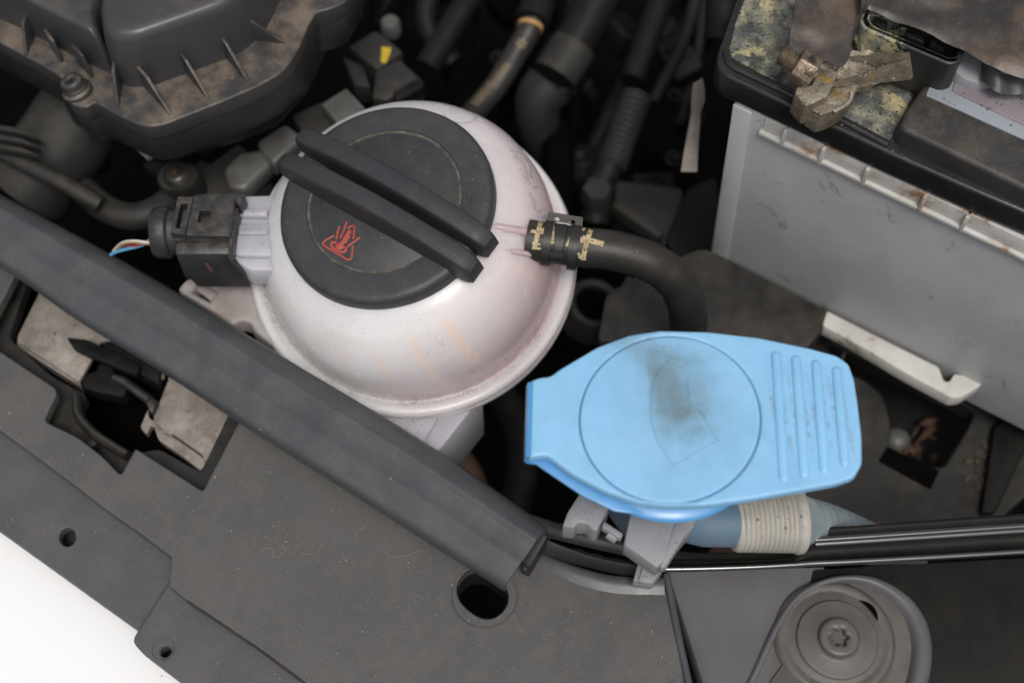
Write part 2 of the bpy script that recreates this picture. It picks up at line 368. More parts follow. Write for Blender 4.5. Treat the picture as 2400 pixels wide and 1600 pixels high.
# dark curved rim at the right end
g = G(); rp = cr([w(1236, 1296, ZP - 2), w(1290, 1318, ZP - 1), w(1350, 1340, ZP - .5), w(1440, 1362, ZP - .5), w(1556, 1366, ZP - .5)], 8)
P = []
for p in rp:
    P.append([p + V((0, 0.2, -14)), p + V((0, 2.4, .4)), p + V((0, 1.6, 1.9)), p + V((0, 0.1, 2.2)), p + V((0, -2.4, 1.6)), p + V((0, -4.6, 0.6)), p + V((0, -7.2, -.2))])
g.grid(P, .4); part(g, 'rim', STRIP, fp, ang=60)
# right edge bead of the cover plate
g = G(); g.tube(cr([w(1562, 1345, ZP + 1), w(1588, 1480, ZP), w(1618, 1620, ZP - 1), w(1650, 1790, ZP - 1)], 6), 1.5, 10)
part(g, 'edge_bead', STRIP, fp)
# long low step lip on the lower edge
g = G(); g.tube(cr([w(440, 1408, ZP - .3), w(600, 1516, ZP - .3), w(725, 1608, ZP - .3), w(960, 1800, ZP - .3)], 6), .5, 8)
part(g, 'edge_lip', MDG, fp)
# lower plates
ZL = -70
g = G()
low = [(-700, 600), (0, 960), (400, 1220), (620, 1450), (400, 1360), (338, 1483), (322, 1470), (0, 1240), (-700, 760)]
h1 = [(158 + 19 * math.cos(a * math.pi / 12), 1257 + 22 * math.sin(a * math.pi / 12)) for a in range(24)]
g.plate(loop([(-700, 600), (0, 960), (400, 1220), (560, 1380), (440, 1420), (350, 1490), (326, 1477), (0, 1243), (-700, 760)], ZL), [loop(h1, ZL)], ZL, 5, .8)
part(g, 'lower_plate', PANEL2, fp, wn=True)
ZT = -67.5
h2 = [(389 + 13 * math.cos(a * math.pi / 12), 1527 + 14 * math.sin(a * math.pi / 12)) for a in range(24)]
g = G(); tabl = rnd(loop([(400, 1350), (326, 1470), (308, 1500), (330, 1525), (436, 1606), (700, 1800), (1100, 1800), (640, 1490)], ZT), [1, 1, 3, 4, 1, 0, 0, 0])
g.plate(tabl, [loop(h2, ZT)], ZT, 6, 1.2)
part(g, 'tab', PANEL2, fp, wn=True)
g = G(); g.lathe([(2.3, -1.8), (2.5, .3), (2.9, .4), (3.1, -.1), (3.2, -1.5)], frame(w(388, 1526, ZT - .2), V((0, 0, 1))), 32)
g.lathe([(4.1, 0), (4.25, .25), (4.45, .25), (4.6, 0)], frame(w(383, 1521, ZT - .02), V((0, 0, 1))), 40)
part(g, 'eyelet', PANEL2, fp)
g = G(); g.lathe([(2.9, -5.6), (3.0, -12), (0, -12.2)], frame(w(389, 1527, ZT), V((0, 0, 1))), 28)
part(g, 'added_dark_cup', BLK, fp); g = G()  # black cup added below the eyelet hole, standing in for its shade
g.lathe([(4.4, 0), (4.5, -7), (2.6, -7.2), (0, -7.3)], frame(w(158, 1257, ZL - 5), V((0, 0, 1))), 28)
part(g, 'added_dark_cup', BLK, fp)  # another added cup, black so the round hole reads as shaded
# walls in the tall opening (inner frame under the cut-out)
g = G()
ZI = -78
inn = [(20, 640), (-60, 780), (0, 800), (110, 870), (170, 905), (200, 930), (175, 985), (185, 1010), (230, 1040), (283, 1080), (300, 1040), (350, 1062), (470, 1140), (560, 960), (300, 780)]
hole = [(60, 640), (10, 780), (100, 850), (178, 905), (205, 935), (205, 965), (240, 1010), (325, 1045), (400, 1040), (468, 1095), (530, 970), (300, 790)]
g.plate(rnd(loop([(10, 600), (-80, 780), (0, 835), (105, 900), (90, 1000), (285, 1125), (320, 1070), (480, 1160), (590, 960), (300, 720)], ZI), 2), [rnd(loop([(70, 640), (20, 790), (120, 880), (205, 925), (185, 960), (205, 1000), (316, 1062), (372, 1050), (470, 1105), (540, 960), (300, 760)], ZI), 3)], ZI, 7, .8)
part(g, 'inner_frame', MDG, fp, wn=True)
g = G()
g.tube(cr([w(180, 930, -74), w(186, 975, -74), w(225, 1020, -74), w(300, 1068, -74)], 6), 2.2, 10, flat=1.6)
g.slab([w(215, 1028, -72), w(228, 1038, -72), w(210, 1052, -72), w(198, 1038, -72)], 8, .5)
part(g, 'guide_rib', MDG, fp)
# ============================================================ LONG STRIP
ups = [(-420, 215), (0, 436), (200, 543), (420, 668), (700, 838), (1000, 1018), (1293, 1218)]
los = [(-420, 350), (0, 612), (170, 730), (360, 846), (560, 976), (860, 1165), (1182, 1370)]
ZS = -36
def strip_z(u): return ZS + 0 * u
U = cr([w(p[0], p[1], ZS - 2) for p in ups], 8); Lo = cr([w(p[0], p[1], ZS - 7) for p in los], 8)
prof = [(-.01, -24), (-.006, -14), (0, -9.2), (.03, -6.6), (.07, -4.6), (.12, -2.8), (.18, -1.2), (.24, -.1), (.29, .75), (.32, 1.15), (.345, 1.15), (.375, .55), (.42, .05), (.48, -.15), (.55, -.2), (.61, -.1), (.65, .12), (.68, .1), (.73, -.25), (.80, -.6), (.87, -.85), (.92, -1.2), (.955, -1.8), (.985, -2.9), (1.0, -4.4), (1.0, -8)]
P = []
for a, b in zip(U, Lo):
    row = []
    for s_, h in prof:
        q = a.lerp(b, s_); z0 = (ZS - 2) + (b.z - a.z) * max(0, min(1, s_)); row.append(V((q.x, q.y, z0 + h)))
    P.append(row)
g = G(); g.grid(P, 1.6)
ledge_o = part(g, 'bonnet_seal_ledge', STRIP, ang=70, label='long grey plastic ledge running diagonally across the front panel', cat='trim strip')
# small rubber block at the strip end
g = G()
g.slab([w(1268, 1240, -44), w(1284, 1256, -44), w(1240, 1330, -50), w(1222, 1316, -50)], 12, .8)
g.slab([w(1228, 1318, -52), w(1243, 1324, -52), w(1234, 1338, -52), w(1220, 1332, -52)], 6, .8)
part(g, 'rubber_end_block', MDG, label='dark rubber end block beneath the right end of the long ledge', cat='rubber block')
# ============================================================ WHITE BUMPER
P = []
for i in range(13):
    row = []
    for j in range(9):
        px = -500 + i * 130 ; base = w(px, 1160 + (px) * .735, -84)
        row.append(base + V((-2.2 * j * 2, -9.0 * j * 2, -0.12 * j * j * 2)))
    P.append(row)
g = G(); g.grid(P, 1.5)
part(g, 'bumper', WHP, ang=60, label='glossy white painted bumper skin below the grey panel', cat='bumper')
# ============================================================ LATCH in the opening
lt = thing('bonnet_latch', 'galvanised bonnet latch with dark lever inside the front panel opening', 'latch', w(300, 900, -120))
ZM = -82
g = G(); g.slab(rnd([w(*p, ZM) for p in [(110, 650), (42, 785), (40, 800), (185, 896), (215, 842), (235, 800), (330, 790), (300, 700)]], 1.5), 2.5, .4)
part(g, 'plate', ZINC, lt, label='left galvanised plate')
g = G(); g.slab(rnd([w(*p, ZM - 2) for p in [(42, 790), (185, 888), (190, 905), (40, 812)]], 1), 8, .5)
part(g, 'folded_edge', ZINC, lt)
g = G(); g.plate(rnd([w(*p, ZM).xy.to_3d() for p in [(392, 850), (394, 890), (360, 975), (360, 990), (377, 1001), (384, 1012), (398, 1018), (402, 1014), (474, 1064), (476, 1075), (495, 1090), (556, 985), (556, 960)]], .7), [], ZM, 2.5, .5)
part(g, 'plate', ZINC, lt, label='right galvanised plate with rust spots')
g = G(); g.slab(rnd([w(*p, ZM - 3) for p in [(362, 1002), (378, 1006), (400, 1020), (474, 1070), (492, 1092), (486, 1116), (440, 1078), (372, 1030)]], 1), 5, .6)
g.slab(rnd([w(*p, ZM - 3) for p in [(350, 955), (340, 975), (330, 1000), (334, 1008), (344, 1017), (354, 996), (366, 1002), (376, 1003), (373, 994), (350, 980), (346, 968)]], .8), 4, .4)
part(g, 'folded_edge', ZINC, lt)
g = G(); g.slab(rnd([w(*p, -72) for p in [(155, 790), (205, 796), (330, 856), (318, 878), (215, 835), (172, 815)]], 1.5), 4, .8)
g.slab(rnd([w(*p, -76) for p in [(240, 800), (330, 800), (385, 850), (370, 900), (320, 870), (250, 845)]], 2), 10, .8)
part(g, 'lever', DKG, lt)
g = G(); g.slab(rnd([w(*p, -80) for p in [(198, 878), (228, 868), (230, 850), (262, 858), (268, 880), (300, 905), (290, 930), (225, 918), (190, 905)]], 2), 9, 1)
part(g, 'housing', DKG, lt)
g = G(); g.tube([w(266, 883, -78), w(290, 893, -78), w(350, 937, -78)], lambda i, u: (1.6, 2.1, 2.1)[i], 14)
g.slab([w(338, 938, -78), w(352, 928, -78), w(372, 940, -79), w(356, 968, -79)], 5, .6)
part(g, 'striker_rod', STEEL, lt)
g = G()
for p in ((370, 880, 12), (348, 840, 9)): g.lathe([(0, 3), (2, 3), (2.8, 2), (3, 0), (3, -4)], frame(w(p[0], p[1], -80), V((0.2, -.1, 1))), 20)
part(g, 'rivet', ZINC, lt)
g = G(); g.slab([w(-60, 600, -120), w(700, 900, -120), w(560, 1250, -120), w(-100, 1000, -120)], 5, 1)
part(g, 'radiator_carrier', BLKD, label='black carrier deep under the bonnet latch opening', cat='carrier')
# ============================================================ COOLANT TANK
A = camv(-.205, .385, .90); Fn = camv(-.02, .30, .955)
O = w(899, 469, 0)
CF = frame(O, A)
def cp(px, py, h=0):
    return CF.inverted() @ hit(px, py, O + A * h, A)
tank = thing('coolant_tank', 'round translucent white coolant expansion tank with black screw cap', 'coolant tank', O - V((0, 0, 120)))
prof = [(40, -6, 0), (45.8, -7.5, 0), (48.4, -9.0, 0), (53.2, -12, .05), (57.4, -17.5, .12), (60.6, -24, .25), (62.4, -31, .45), (63.0, -38, .7), (63.1, -43, .85), (63.0, -46.5, .95), (63.1, -48.6, 1), (63.9, -50.2, 1), (65.6, -50.6, 1), (67.4, -49.6, 1), (68.9, -49.5, 1), (70.2, -50.8, 1), (70.7, -52.6, 1), (70.2, -53.6, 1), (71.1, -54.4, 1), (71.3, -56.4, 1), (70, -59, 1), (64, -59.5, 1), (59, -61, 1), (57.5, -70, 1), (53, -84, 1), (44, -98, 1), (28, -108, 1), (0, -112, 1)]
t = bmesh.new(); rings = []; SEG = 128
Fc = hit(966, 604, O - A * 50, A)              # centre of the seam in view
for r, h, k in prof:
    n = (A * (1 - k) + Fn * k).normalized(); c0 = O + A * h; c1 = Fc + Fn * (h + 50); c = c0.lerp(c1, k)
    c_ = CF.inverted() @ c; n_ = CF.to_3x3().inverted() @ n
    fr = frame(c_, n_)
    if r == 0: rings.append([t.verts.new(c_)]); continue
    ring = []
    for i in range(SEG):
        a = 2 * math.pi * i / SEG
        ring.append(t.verts.new(fr @ V((r * math.cos(a), r * math.sin(a), 0))))
    rings.append(ring)
for a, b in zip(rings, rings[1:]):
    for k in range(SEG):
        j = (k + 1) % SEG
        if len(b) == 1: t.faces.new((a[k], a[j], b[0]))
        else: t.faces.new((a[k], a[j], b[j], b[k]))
t.faces.new(rings[0])
bmesh.ops.recalc_face_normals(t, faces=t.faces[:])
FcL = (CF.inverted() @ Fc) * .001; FnL = (CF.to_3x3().inverted() @ Fn).normalized()
def tankcol(c, col):
    N, L, m, rmp, mix, rgb, nz = c['N'], c['L'], c['math'], c['ramp'], c['mix'], c['rgb'], c['nz']
    sp = N.new('ShaderNodeSeparateXYZ'); L.new(c['co'], sp.inputs[0]); x, y, z = sp.outputs
    def vm(op, a, v):
        n = N.new('ShaderNodeVectorMath'); n.operation = op; L.new(a, n.inputs[0])
        if v is not None: n.inputs[1].default_value = v
        return n
    pv = vm('SUBTRACT', c['co'], FcL).outputs[0]; zf = vm('DOT_PRODUCT', pv, FnL).outputs['Value']; ln = vm('LENGTH', pv, None).outputs['Value']
    rr = m('SQRT', m('MAXIMUM', m('SUBTRACT', m('MULTIPLY', ln, ln), m('MULTIPLY', zf, zf)), 0.0))
    inner = m('SUBTRACT', 1.0, rmp(rr, .0635, .0655))
    wob = m('MULTIPLY_ADD', nz(22, 3), .03, -.015)
    # pink coolant showing through the thin wall, low down and on the outlet side
    side = m('ADD', m('ADD', m('MULTIPLY', x, .62), m('MULTIPLY', zf, -.75)), wob)
    pk = m('MULTIPLY', rmp(side, -.036, .034), m('MULTIPLY_ADD', inner, .42, .12))
    col = mix(pk, col, rgb((.52, .245, .285)))
    near = vm('DISTANCE', c['co'], (CF.inverted() @ w(1210, 600, -24)) * .001).outputs['Value']
    col = mix(m('MULTIPLY', m('SUBTRACT', 1.0, rmp(near, .004, .022)), .35), col, rgb((.55, .22, .27)))
    ang = m('ARCTAN2', y, x)
    for a0, wdt, zt, zb, am in ((-1.38, .030, -.014, -.046, .65), (-1.10, .034, -.012, -.045, .85), (-1.66, .034, -.020, -.042, .45), (-1.95, .030, -.022, -.044, .4), (-2.25, .030, -.022, -.044, .35), (-.45, .026, -.016, -.034, .4), (-.72, .022, -.013, -.030, .4), (-.93, .02, -.012, -.022, .25)):
        d = m('ABSOLUTE', m('SUBTRACT', m('ADD', ang, m('MULTIPLY', z, 2.0)), a0 - .06))
        band = m('SUBTRACT', 1.0, rmp(d, wdt * .4, wdt * 1.5))
        vz = m('MULTIPLY', rmp(z, zb - .004, zb + .01), m('SUBTRACT', 1.0, rmp(z, zt - .004, zt + .003)))
        col = mix(m('MULTIPLY', m('MULTIPLY', band, vz), am), col, rgb((.74, .61, .52)))
    # scale rings near the shoulder
    v = N.new('ShaderNodeTexVoronoi'); v.inputs['Scale'].default_value = 250; L.new(c['co'], v.inputs['Vector'])
    ringm = m('SUBTRACT', 1.0, rmp(m('ABSOLUTE', m('SUBTRACT', v.outputs['Distance'], .30)), .02, .10))
    zone = m('MULTIPLY', rmp(nz(60, 2), .50, .58), m('MULTIPLY', rmp(z, -.034, -.026), m('SUBTRACT', 1.0, rmp(z, -.018, -.012))))
    col = mix(m('MULTIPLY', m('MULTIPLY', ringm, zone), .6), col, rgb((.78, .68, .56)))
    col = mix(m('MULTIPLY', m('MULTIPLY', m('SUBTRACT', 1.0, rmp(v.outputs['Distance'], .18, .27)), zone), .35), col, rgb((.42, .45, .58)))
    # brown dirt caught in the groove beside the seam, thinner below the cap
    gd = m('SUBTRACT', 1.0, rmp(m('ABSOLUTE', m('SUBTRACT', rr, .0643)), .0004, .0034))
    up = m('MULTIPLY', gd, m('SUBTRACT', 1.0, rmp(m('ABSOLUTE', m('SUBTRACT', zf, .0005)), .003, .006)))
    gn = rmp(nz(1500, 3, .8), .46, .60); patch = m('MULTIPLY_ADD', rmp(nz(30, 3), .40, .62), .85, .15)
    col = mix(m('MULTIPLY', m('MULTIPLY', gn, patch), m('MULTIPLY', up, .95)), col, rgb((.17, .115, .07)))
    cn = m('MULTIPLY', rmp(z, -.024, -.008), .40)
    col = mix(m('MULTIPLY', m('MULTIPLY', rmp(nz(1900, 3, .8), .54, .64), rmp(nz(40, 4), .45, .68)), cn), col, rgb((.24, .18, .12)))
    col = mix(m('MULTIPLY', rmp(rr, .066, .0675), m('MULTIPLY', rmp(nz(1700, 3, .8), .55, .66), .35)), col, rgb((.25, .19, .14)))
    return col
TANKM = mat('tank_polypropylene', (.71, .69, .695), .27, (.66, .64, .65), 30, specks=0, dark=.4, darkscale=1500, sss=.7, ssr=(.013, .010, .010), extra=tankcol, spec=.45, bump=.04)
g = G(); g.add(t); body = part(g, 'body', TANKM, tank, fr=CF, ang=50)
bb = bvh_of(body)
PINK = mat('outlet_plastic', (.56, .41, .44), .3, (.52, .38, .41), 60, dark=.5, darkscale=1400, sss=.4)
# moulded lettering and ribs on the tank, right of the cap
g = G()
for stroke in ([(1195, 352), (1218, 360), (1240, 392), (1246, 418), (1232, 402), (1224, 378), (1205, 368)], [(1232, 402), (1238, 425)], [(1228, 415), (1250, 440), (1262, 438)],
               [(1240, 452), (1256, 478)], [(1243, 470), (1262, 505)], [(1250, 488), (1258, 486)], [(1262, 495), (1276, 492), (1278, 506), (1266, 508)], [(1040, 268), (1048, 282), (1075, 290), (1100, 288), (1118, 276), (1135, 284)]):
    ribbon(g, stroke, 2.6, bb, .22, step=2)
    part(g, 'moulded_mark', TANKM, body); g = G()
g.bm.free()
# outlet ridge leading to the hose
g = G()
def onb(px, py, off):
    h = bb.ray_cast(CAM, ray(px, py).normalized()); n = h[1] if h[1].dot(ray(px, py)) < 0 else -h[1]; return h[0] + n * off
g.tube([onb(1140, 524, -1.6), onb(1165, 530, -.9), onb(1190, 536, -.5), onb(1225, 543, .3), w(1255, 549, -11)], lambda i, u: (1.0, 1.5, 1.7, 1.7, 1.7)[i], 14)
part(g, 'outlet_ridge', PINK, tank); g = G()
g.tube([onb(1180, 562, -7.5), onb(1215, 566, -5.4), w(1245, 566, -13.5), w(1300, 576, -12)], lambda i, u: (4.0, 5.0, 5.6, 5.6)[i], 28)
g.tube([onb(1185, 586, -1.0), onb(1205, 590, -.4), onb(1230, 594, .3), onb(1250, 598, .3)], 1.1, 10)
part(g, 'outlet_spigot', PINK, tank)
# socket for the level sensor plug
g = G()
g.slab(rnd([w(*p, -24) for p in [(566, 460), (640, 458), (640, 632), (585, 632), (556, 612), (545, 596), (552, 490)]], 1.5), 12, 1.2)
g.slab([w(548, 520, -22), w(640, 520, -22), w(640, 600, -22), w(548, 598, -22)], 10, 2.0)
for y0, y1 in ((490, 504), (534, 548)): g.slab([w(562, y0, -21), w(625, y0, -21), w(625, y1, -21), w(557, y1, -21)], 4, .5)
part(g, 'sensor_socket', WHT, tank)
# brackets
g = G()
g.slab([w(*p, -66) for p in [(905, 962), (1040, 952), (1010, 1008), (1000, 1022), (985, 1100), (900, 1000)]], 30, .8)
g.slab([w(*p, -67) for p in [(1038, 950), (1132, 925), (1035, 1046), (985, 1100), (1000, 1022), (1010, 1008)]], 40, .6, dirv=V((0, 0, -1)))
g.slab([w(966, 962, -65), w(978, 960, -65), w(977, 985, -65.5), (w(970, 990, -65.5))], 4, .3)
part(g, 'mounting_foot', WHT, tank)
g = G()
arm = rnd([w(*p, -58).xy.to_3d() for p in [(415, 678), (438, 650), (480, 642), (600, 630), (640, 700), (640, 810), (596, 775), (585, 755), (565, 748), (545, 762), (500, 730)]], [2, 3, 2, 0, 0, 0, 0, 1, 2, 2, 0])
g.plate(arm, [rnd([w(*p, -58).xy.to_3d() for p in [(466, 658), (510, 683), (492, 706), (448, 682)]], .5)], -58, 10, 1.6)
g.slab([w(452, 672, -61), w(470, 655, -61), w(516, 684, -61), w(500, 708, -61)], 3, .5)
part(g, 'mounting_arm', BRK, tank)
# cap
g = G()
g.lathe([(r_ * 1.055, h_) for r_, h_ in [(0, -.35), (29.2, -.35), (29.6, -.8), (30.0, -1.0), (30.5, -.75), (30.9, -.05), (31.5, 0), (39.2, -.1), (40.6, -.45), (41.7, -1.4), (42.3, -3), (42.5, -6), (42.4, -9.5), (38, -9.8)]], None, 160)
cap = part(g, 'cap', CAPM, tank, fr=CF, ang=50)
g = G(); g.lathe([(r_ * 1.055, h_) for r_, h_ in [(29.35, -.62), (29.8, -.78), (30.3, -.76), (30.7, -.5)]], None, 120)
part(g, 'dusty_groove', CAPG, cap, fr=CF)
def capr(p0, p1, ext=0):
    a = cp(p0[0], p0[1], 9); b = cp(p1[0], p1[1], 9); a.z = b.z = 0; return a, b
for (p0, p1) in (((660, 366), (1094, 606)), ((702, 308), (1130, 546))):
    a, b = capr(p0, p1); mid = (a + b) / 2; hl = (b - a).length / 2; xd = (b - a).normalized(); yd = V((-xd.y, xd.x, 0))
    side = [(-1.03, 3.5), (-1.02, 6.0), (-.97, 7.8), (-.8, 9.8), (-.55, 12.4), (-.28, 14.0), (0, 14.6), (.28, 14.0), (.55, 12.4), (.8, 9.8), (.95, 7.8), (1.02, 5.5), (1.045, 1.0), (1.03, -4.5), (.99, -5.5), (.90, -5.0), (.88, -1.5), (-.9, -1.5), (-.97, .5)]
    tb = bmesh.new(); sec = []
    # rib cross-section: crowned top, flaring foot
    xs = [-1.04 + 2.085 * i / 48 for i in range(49)]
    def top(u):
        pts = side[:12] + [(1.045, 4.2)]
        for (u0, h0), (u1, h1) in zip(pts[1:], pts[2:]):
            if u0 <= u <= u1: return h0 + (h1 - h0) * (u - u0) / max(1e-6, (u1 - u0))
        return pts[1][1] if u < 0 else 4.2
    for u in xs:
        h = top(u); e = max(0.0, (abs(u) - .93) / .115); wt = 4.0 - 1.0 * e * e; wb = 5.1 - 1.4 * e * e
        bot = -1.2 if abs(u) < .9 else (1.2 if u < 0 else -3.8)
        c = mid + xd * (u * hl)
        prof_ = [(-wb, bot), (-wb + .25, min(h * .25, 1.4)), (-wt - .1, h * .6), (-wt, h - 1.3), (-wt + .45, h - .45), (-wt + 1.2, h - .05), (0, h + .12), (wt - 1.2, h - .05), (wt - .45, h - .45), (wt, h - 1.3), (wt + .1, h * .6), (wb - .25, min(h * .25, 1.4)), (wb, bot)]
        sec.append([tb.verts.new(c + yd * y_ + V((0, 0, z_))) for y_, z_ in prof_])
    for s0, s1 in zip(sec, sec[1:]):
        for k in range(len(s0) - 1): tb.faces.new((s0[k], s0[k + 1], s1[k + 1], s1[k]))
        tb.faces.new((s0[-1], s0[0], s1[0], s1[-1]))
    tb.faces.new(sec[0]); tb.faces.new(sec[-1][::-1]); bmesh.ops.recalc_face_normals(tb, faces=tb.faces[:])
    g = G(); g.add(tb, .7, 2); part(g, 'grip_rib', RIBM, cap, fr=CF, ang=45)
# warning symbol, raised strokes
def zc(X, Y): return cp(600 + X / 3.92, 400 + Y / 3.92, 0) + V((0, 0, -.32))
g = G(); SR = .44
def st(pts, r=SR, closed=False, n=0):
    L = [zc(*p) for p in pts]
    if n: L = cr(L, n)
    g.tube(L, r, 10, flat=.8, up=V((0, 0, 1)), closed=closed)
st([(714, 592), (640, 634), (612, 655), (612, 672), (640, 694), (835, 812), (860, 816), (876, 800), (886, 686)])
st([(838, 524), (880, 500), (900, 506), (904, 530), (890, 628)])
st([(832, 464), (806, 540), (770, 620)]); st([(764, 508), (746, 560), (736, 632)]); st([(950, 610), (890, 655), (836, 694)])
st([(856, 545), (838, 575), (795, 645), (764, 690)], .62)
st([(856, 545), (864, 560), (850, 590), (822, 640), (800, 660), (775, 700)], .6)
for q in ((868, 610, 842, 604), (850, 632, 822, 625), (835, 655, 810, 648)): st([(q[0], q[1]), (q[2], q[3])], .55)
st([(740, 660), (710, 652), (692, 662), (694, 690), (730, 725), (775, 742), (810, 742), (826, 722), (818, 706), (800, 702)], .6, n=4)
part(g, 'warning_symbol', REDM, cap, fr=CF)
g = G(); c_ = zc(764, 690); g.lathe([(0, .45), (1.2, .4), (1.7, .1), (1.8, -.4)], Matrix.Translation(c_), 20)
part(g, 'thermometer_bulb', REDM, cap, fr=CF)
# ============================================================ PLUG ON THE SENSOR SOCKET
plug = thing('sensor_plug', 'dusty black electrical plug pushed onto the left side of the round tank', 'plug', w(480, 560, -45))
def X5(X, Y, z): return w(X / 3.92, 400 + Y / 3.92, z)
def L5(pts, z): return [X5(a, b, z).xy.to_3d() for a, b in pts]
g = G(); g.slab([X5(1620, 330, -17), X5(2200, 330, -17), X5(2150, 640, -17), X5(1590, 640, -17)], 20, 1.2)
g.slab([X5(1600, 640, -17.5), X5(2150, 630, -17.5), X5(2140, 770, -18.5), X5(1600, 770, -18.5)], 22, 2.2)
g.slab([X5(1625, 800, -22), X5(2140, 800, -22), X5(2275, 940, -33), X5(1760, 940, -33)], 12, 1.2)
part(g, 'housing', CONN, plug)
g = G(); g.plate(L5([(1765, 235), (2165, 245), (2105, 600), (1705, 590)], -13.0), [L5([(1835, 365), (1940, 365), (1920, 475), (1812, 472)], -13)], -13.0, 3.0, .4)
part(g, 'latch_plate', CONN, plug, wn=True)
g = G(); g.plate(L5([(1632, 235), (1775, 238), (1695, 588), (1565, 565)], -11.5), [L5([(1660, 300), (1728, 300), (1672, 525), (1612, 528)], -11.5)], -11.5, 4, .35)
g.slab([X5(1690, 360, -13), X5(1718, 360, -13), X5(1680, 520, -13), X5(1650, 520, -13)], 4, .3)
part(g, 'release_tab', CONN, plug, wn=True)
g = G(); g.slab([X5(1785, 215, -14.5), X5(2250, 200, -14.5), X5(2205, 330, -14.5), X5(2150, 270, -14.5), X5(1780, 262, -14.5)], 9, .5)
g.slab([X5(2105, 590, -15), X5(2150, 625, -15), X5(2130, 800, -18), X5(2275, 930, -30), X5(2240, 960, -30), X5(2100, 810, -18)], 6, .5)
part(g, 'side_rail', CONN, plug)
ax = (X5(2200, 560, -24) - X5(1500, 560, -24)).normalized()
g = G(); Mx = frame(X5(1500, 568, -25), ax, V((0, 0, 1))) @ Matrix.Scale(1.14, 4)
g.lathe([(0, -3.5), (7.0, -3.5), (8.6, -3.2), (9.3, -2.2), (9.5, 0), (9.4, 2.2), (8.9, 2.8), (8.2, 3.2), (8.2, 7), (0, 7)], Mx, 48, rad=lambda a, h: 1.0 + .10 * abs(math.cos(a)) ** 4)
part(g, 'collar', CONN, plug)
g = G(); b5 = None
g.slab([X5(1870, 842, -23.6), X5(1905, 842, -23.6), X5(1965, 915, -29.5), X5(1925, 925, -29.5)], .8, .1)
part(g, 'red_lock', mat('lock_dark_red', (.12, .055, .055), .5), plug)
for i, (nm, m_, pts, r_) in enumerate((('wire', WWHT, [(1440, 668, -22), (1330, 655, -20), (1230, 645, -20), (1140, 655, -23), (1085, 690, -28), (1040, 740, -34)], .62),
                                ('wire', WBRN, [(1440, 678, -23), (1330, 668, -21.4), (1230, 658, -21.5), (1150, 668, -24), (1100, 705, -29), (1060, 750, -35)], .62),
                                ('wire', WRED, [(1450, 640, -26), (1340, 655, -26), (1250, 690, -27), (1160, 690, -29), (1085, 715, -34)], .55),
                                ('wire', WBLU, [(1470, 530, -25), (1420, 590, -26), (1360, 650, -27), (1280, 690, -28), (1180, 715, -29), (1080, 740, -32), (1020, 770, -36)], .8))):
    g = G(); g.tube(cr([X5(*p) for p in pts], 6), r_, 10)
    part(g, nm, m_, plug, label=['cream wire', 'brown wire', 'red wire', 'blue wire'][i])
# ============================================================ COOLANT HOSE
hose = thing('coolant_hose', 'thick black rubber hose bending down from the tank outlet, cream marks near its end', 'hose', w(1630, 800, -120))
hp = cr([w(1236, 562, -12), w(1300, 572, -12), w(1370, 580, -12), (w(1440, 588, -12.5)), w(1520, 612, -16), w(1580, 655, -26), w(1609, 715, -44), w(1613, 790, -75), w(1608, 860, -115), w(1600, 930, -160)], 9)
g = G(); g.tube(hp, lambda i, u: 8.15 + (.12 * math.sin(i * .9) if i > 30 else 0) + .35 * math.exp(-((i - 0) / 2.5) ** 2), 40)
ht = part(g, 'rubber_tube', RUB, hose, ang=60)
hb = bvh_of(ht)
def z7(X, Y): return (1200 + X / 3.92, 400 + Y / 3.92)
g = G()
for pts, wd_ in (([(670, 530), (645, 548)], 6), ([(735, 520), (700, 610), (675, 700), (650, 820)], 12), ([(650, 610), (690, 615)], 9), ([(628, 635), (710, 640), (840, 675)], 14), ([(668, 525), (755, 530)], 6), ([(610, 790), (680, 812)], 7), ([(606, 755), (628, 790)], 6),
                 ([(270, 450), (240, 560), (205, 715)], 12), ([(245, 470), (330, 460)], 6), ([(170, 555), (300, 570)], 9), ([(300, 530), (255, 560)], 7), ([(185, 712), (270, 715)], 6), ([(185, 665), (262, 680)], 5), ([(390, 490), (370, 670)], 9), ([(575, 545), (505, 695)], 9)):
    ribbon(g, [z7(*p) for p in pts], wd_, hb, .10, step=3)
part(g, 'painted_mark', GOLD, ht)
g = G()
for pts in ([(1370, 895), (1430, 820)], [(1405, 925), (1475, 860)]): ribbon(g, [z7(*p) for p in pts], lambda u: 2 + 5 * math.sin(math.pi * u), hb, .35, step=2)
part(g, 'moulding_nick', RUB, ht)
# spring clamp
clamp = thing('hose_clamp', 'dark spring steel clamp with raised tab around the hose end', 'hose clamp', w(1310, 572, -22))
ha = (hp[14] - hp[4]).normalized()
def ring(px, py, width, r=8.55, th=.75, cx=0):
    c = hit(px, py, w(1310, 573, -12), RC @ V((0, 0, 1))); g = G(); h = width / 2
    g.lathe([(r, -h), (r + th, -h), (r + th, h), (r, h), (r, -h)], frame(c, ha), 56); return g
part(ring(1284, 569, 3.4), 'band', CLAMP, clamp, ang=30)
part(ring(1345, 580, 3.6), 'band', CLAMP, clamp, ang=30)
g = G()
for pts, wd_ in (([(455, 480), (440, 620), (420, 760)], lambda u: 34 - 14 * u),): ribbon(g, [z7(*p) for p in pts], wd_, hb, .8, step=3)
part(g, 'tongue', CLAMP, clamp)
g = G(); ribbon(g, [z7(352, 750), z7(475, 765)], 14, hb, 1.7, step=3)
part(g, 'tongue_tip', CLAMP, clamp)
zt_ = 2.5
g = G(); tO = w(1325, 510, -4); n_ = (V((0.05, -.62, .75))).normalized(); TF = frame(tO, n_, ha)
def tl(X, Y): 
    q = TF.inverted() @ hit(*z7(X, Y), tO, n_); return V((q.x, q.y, 0))
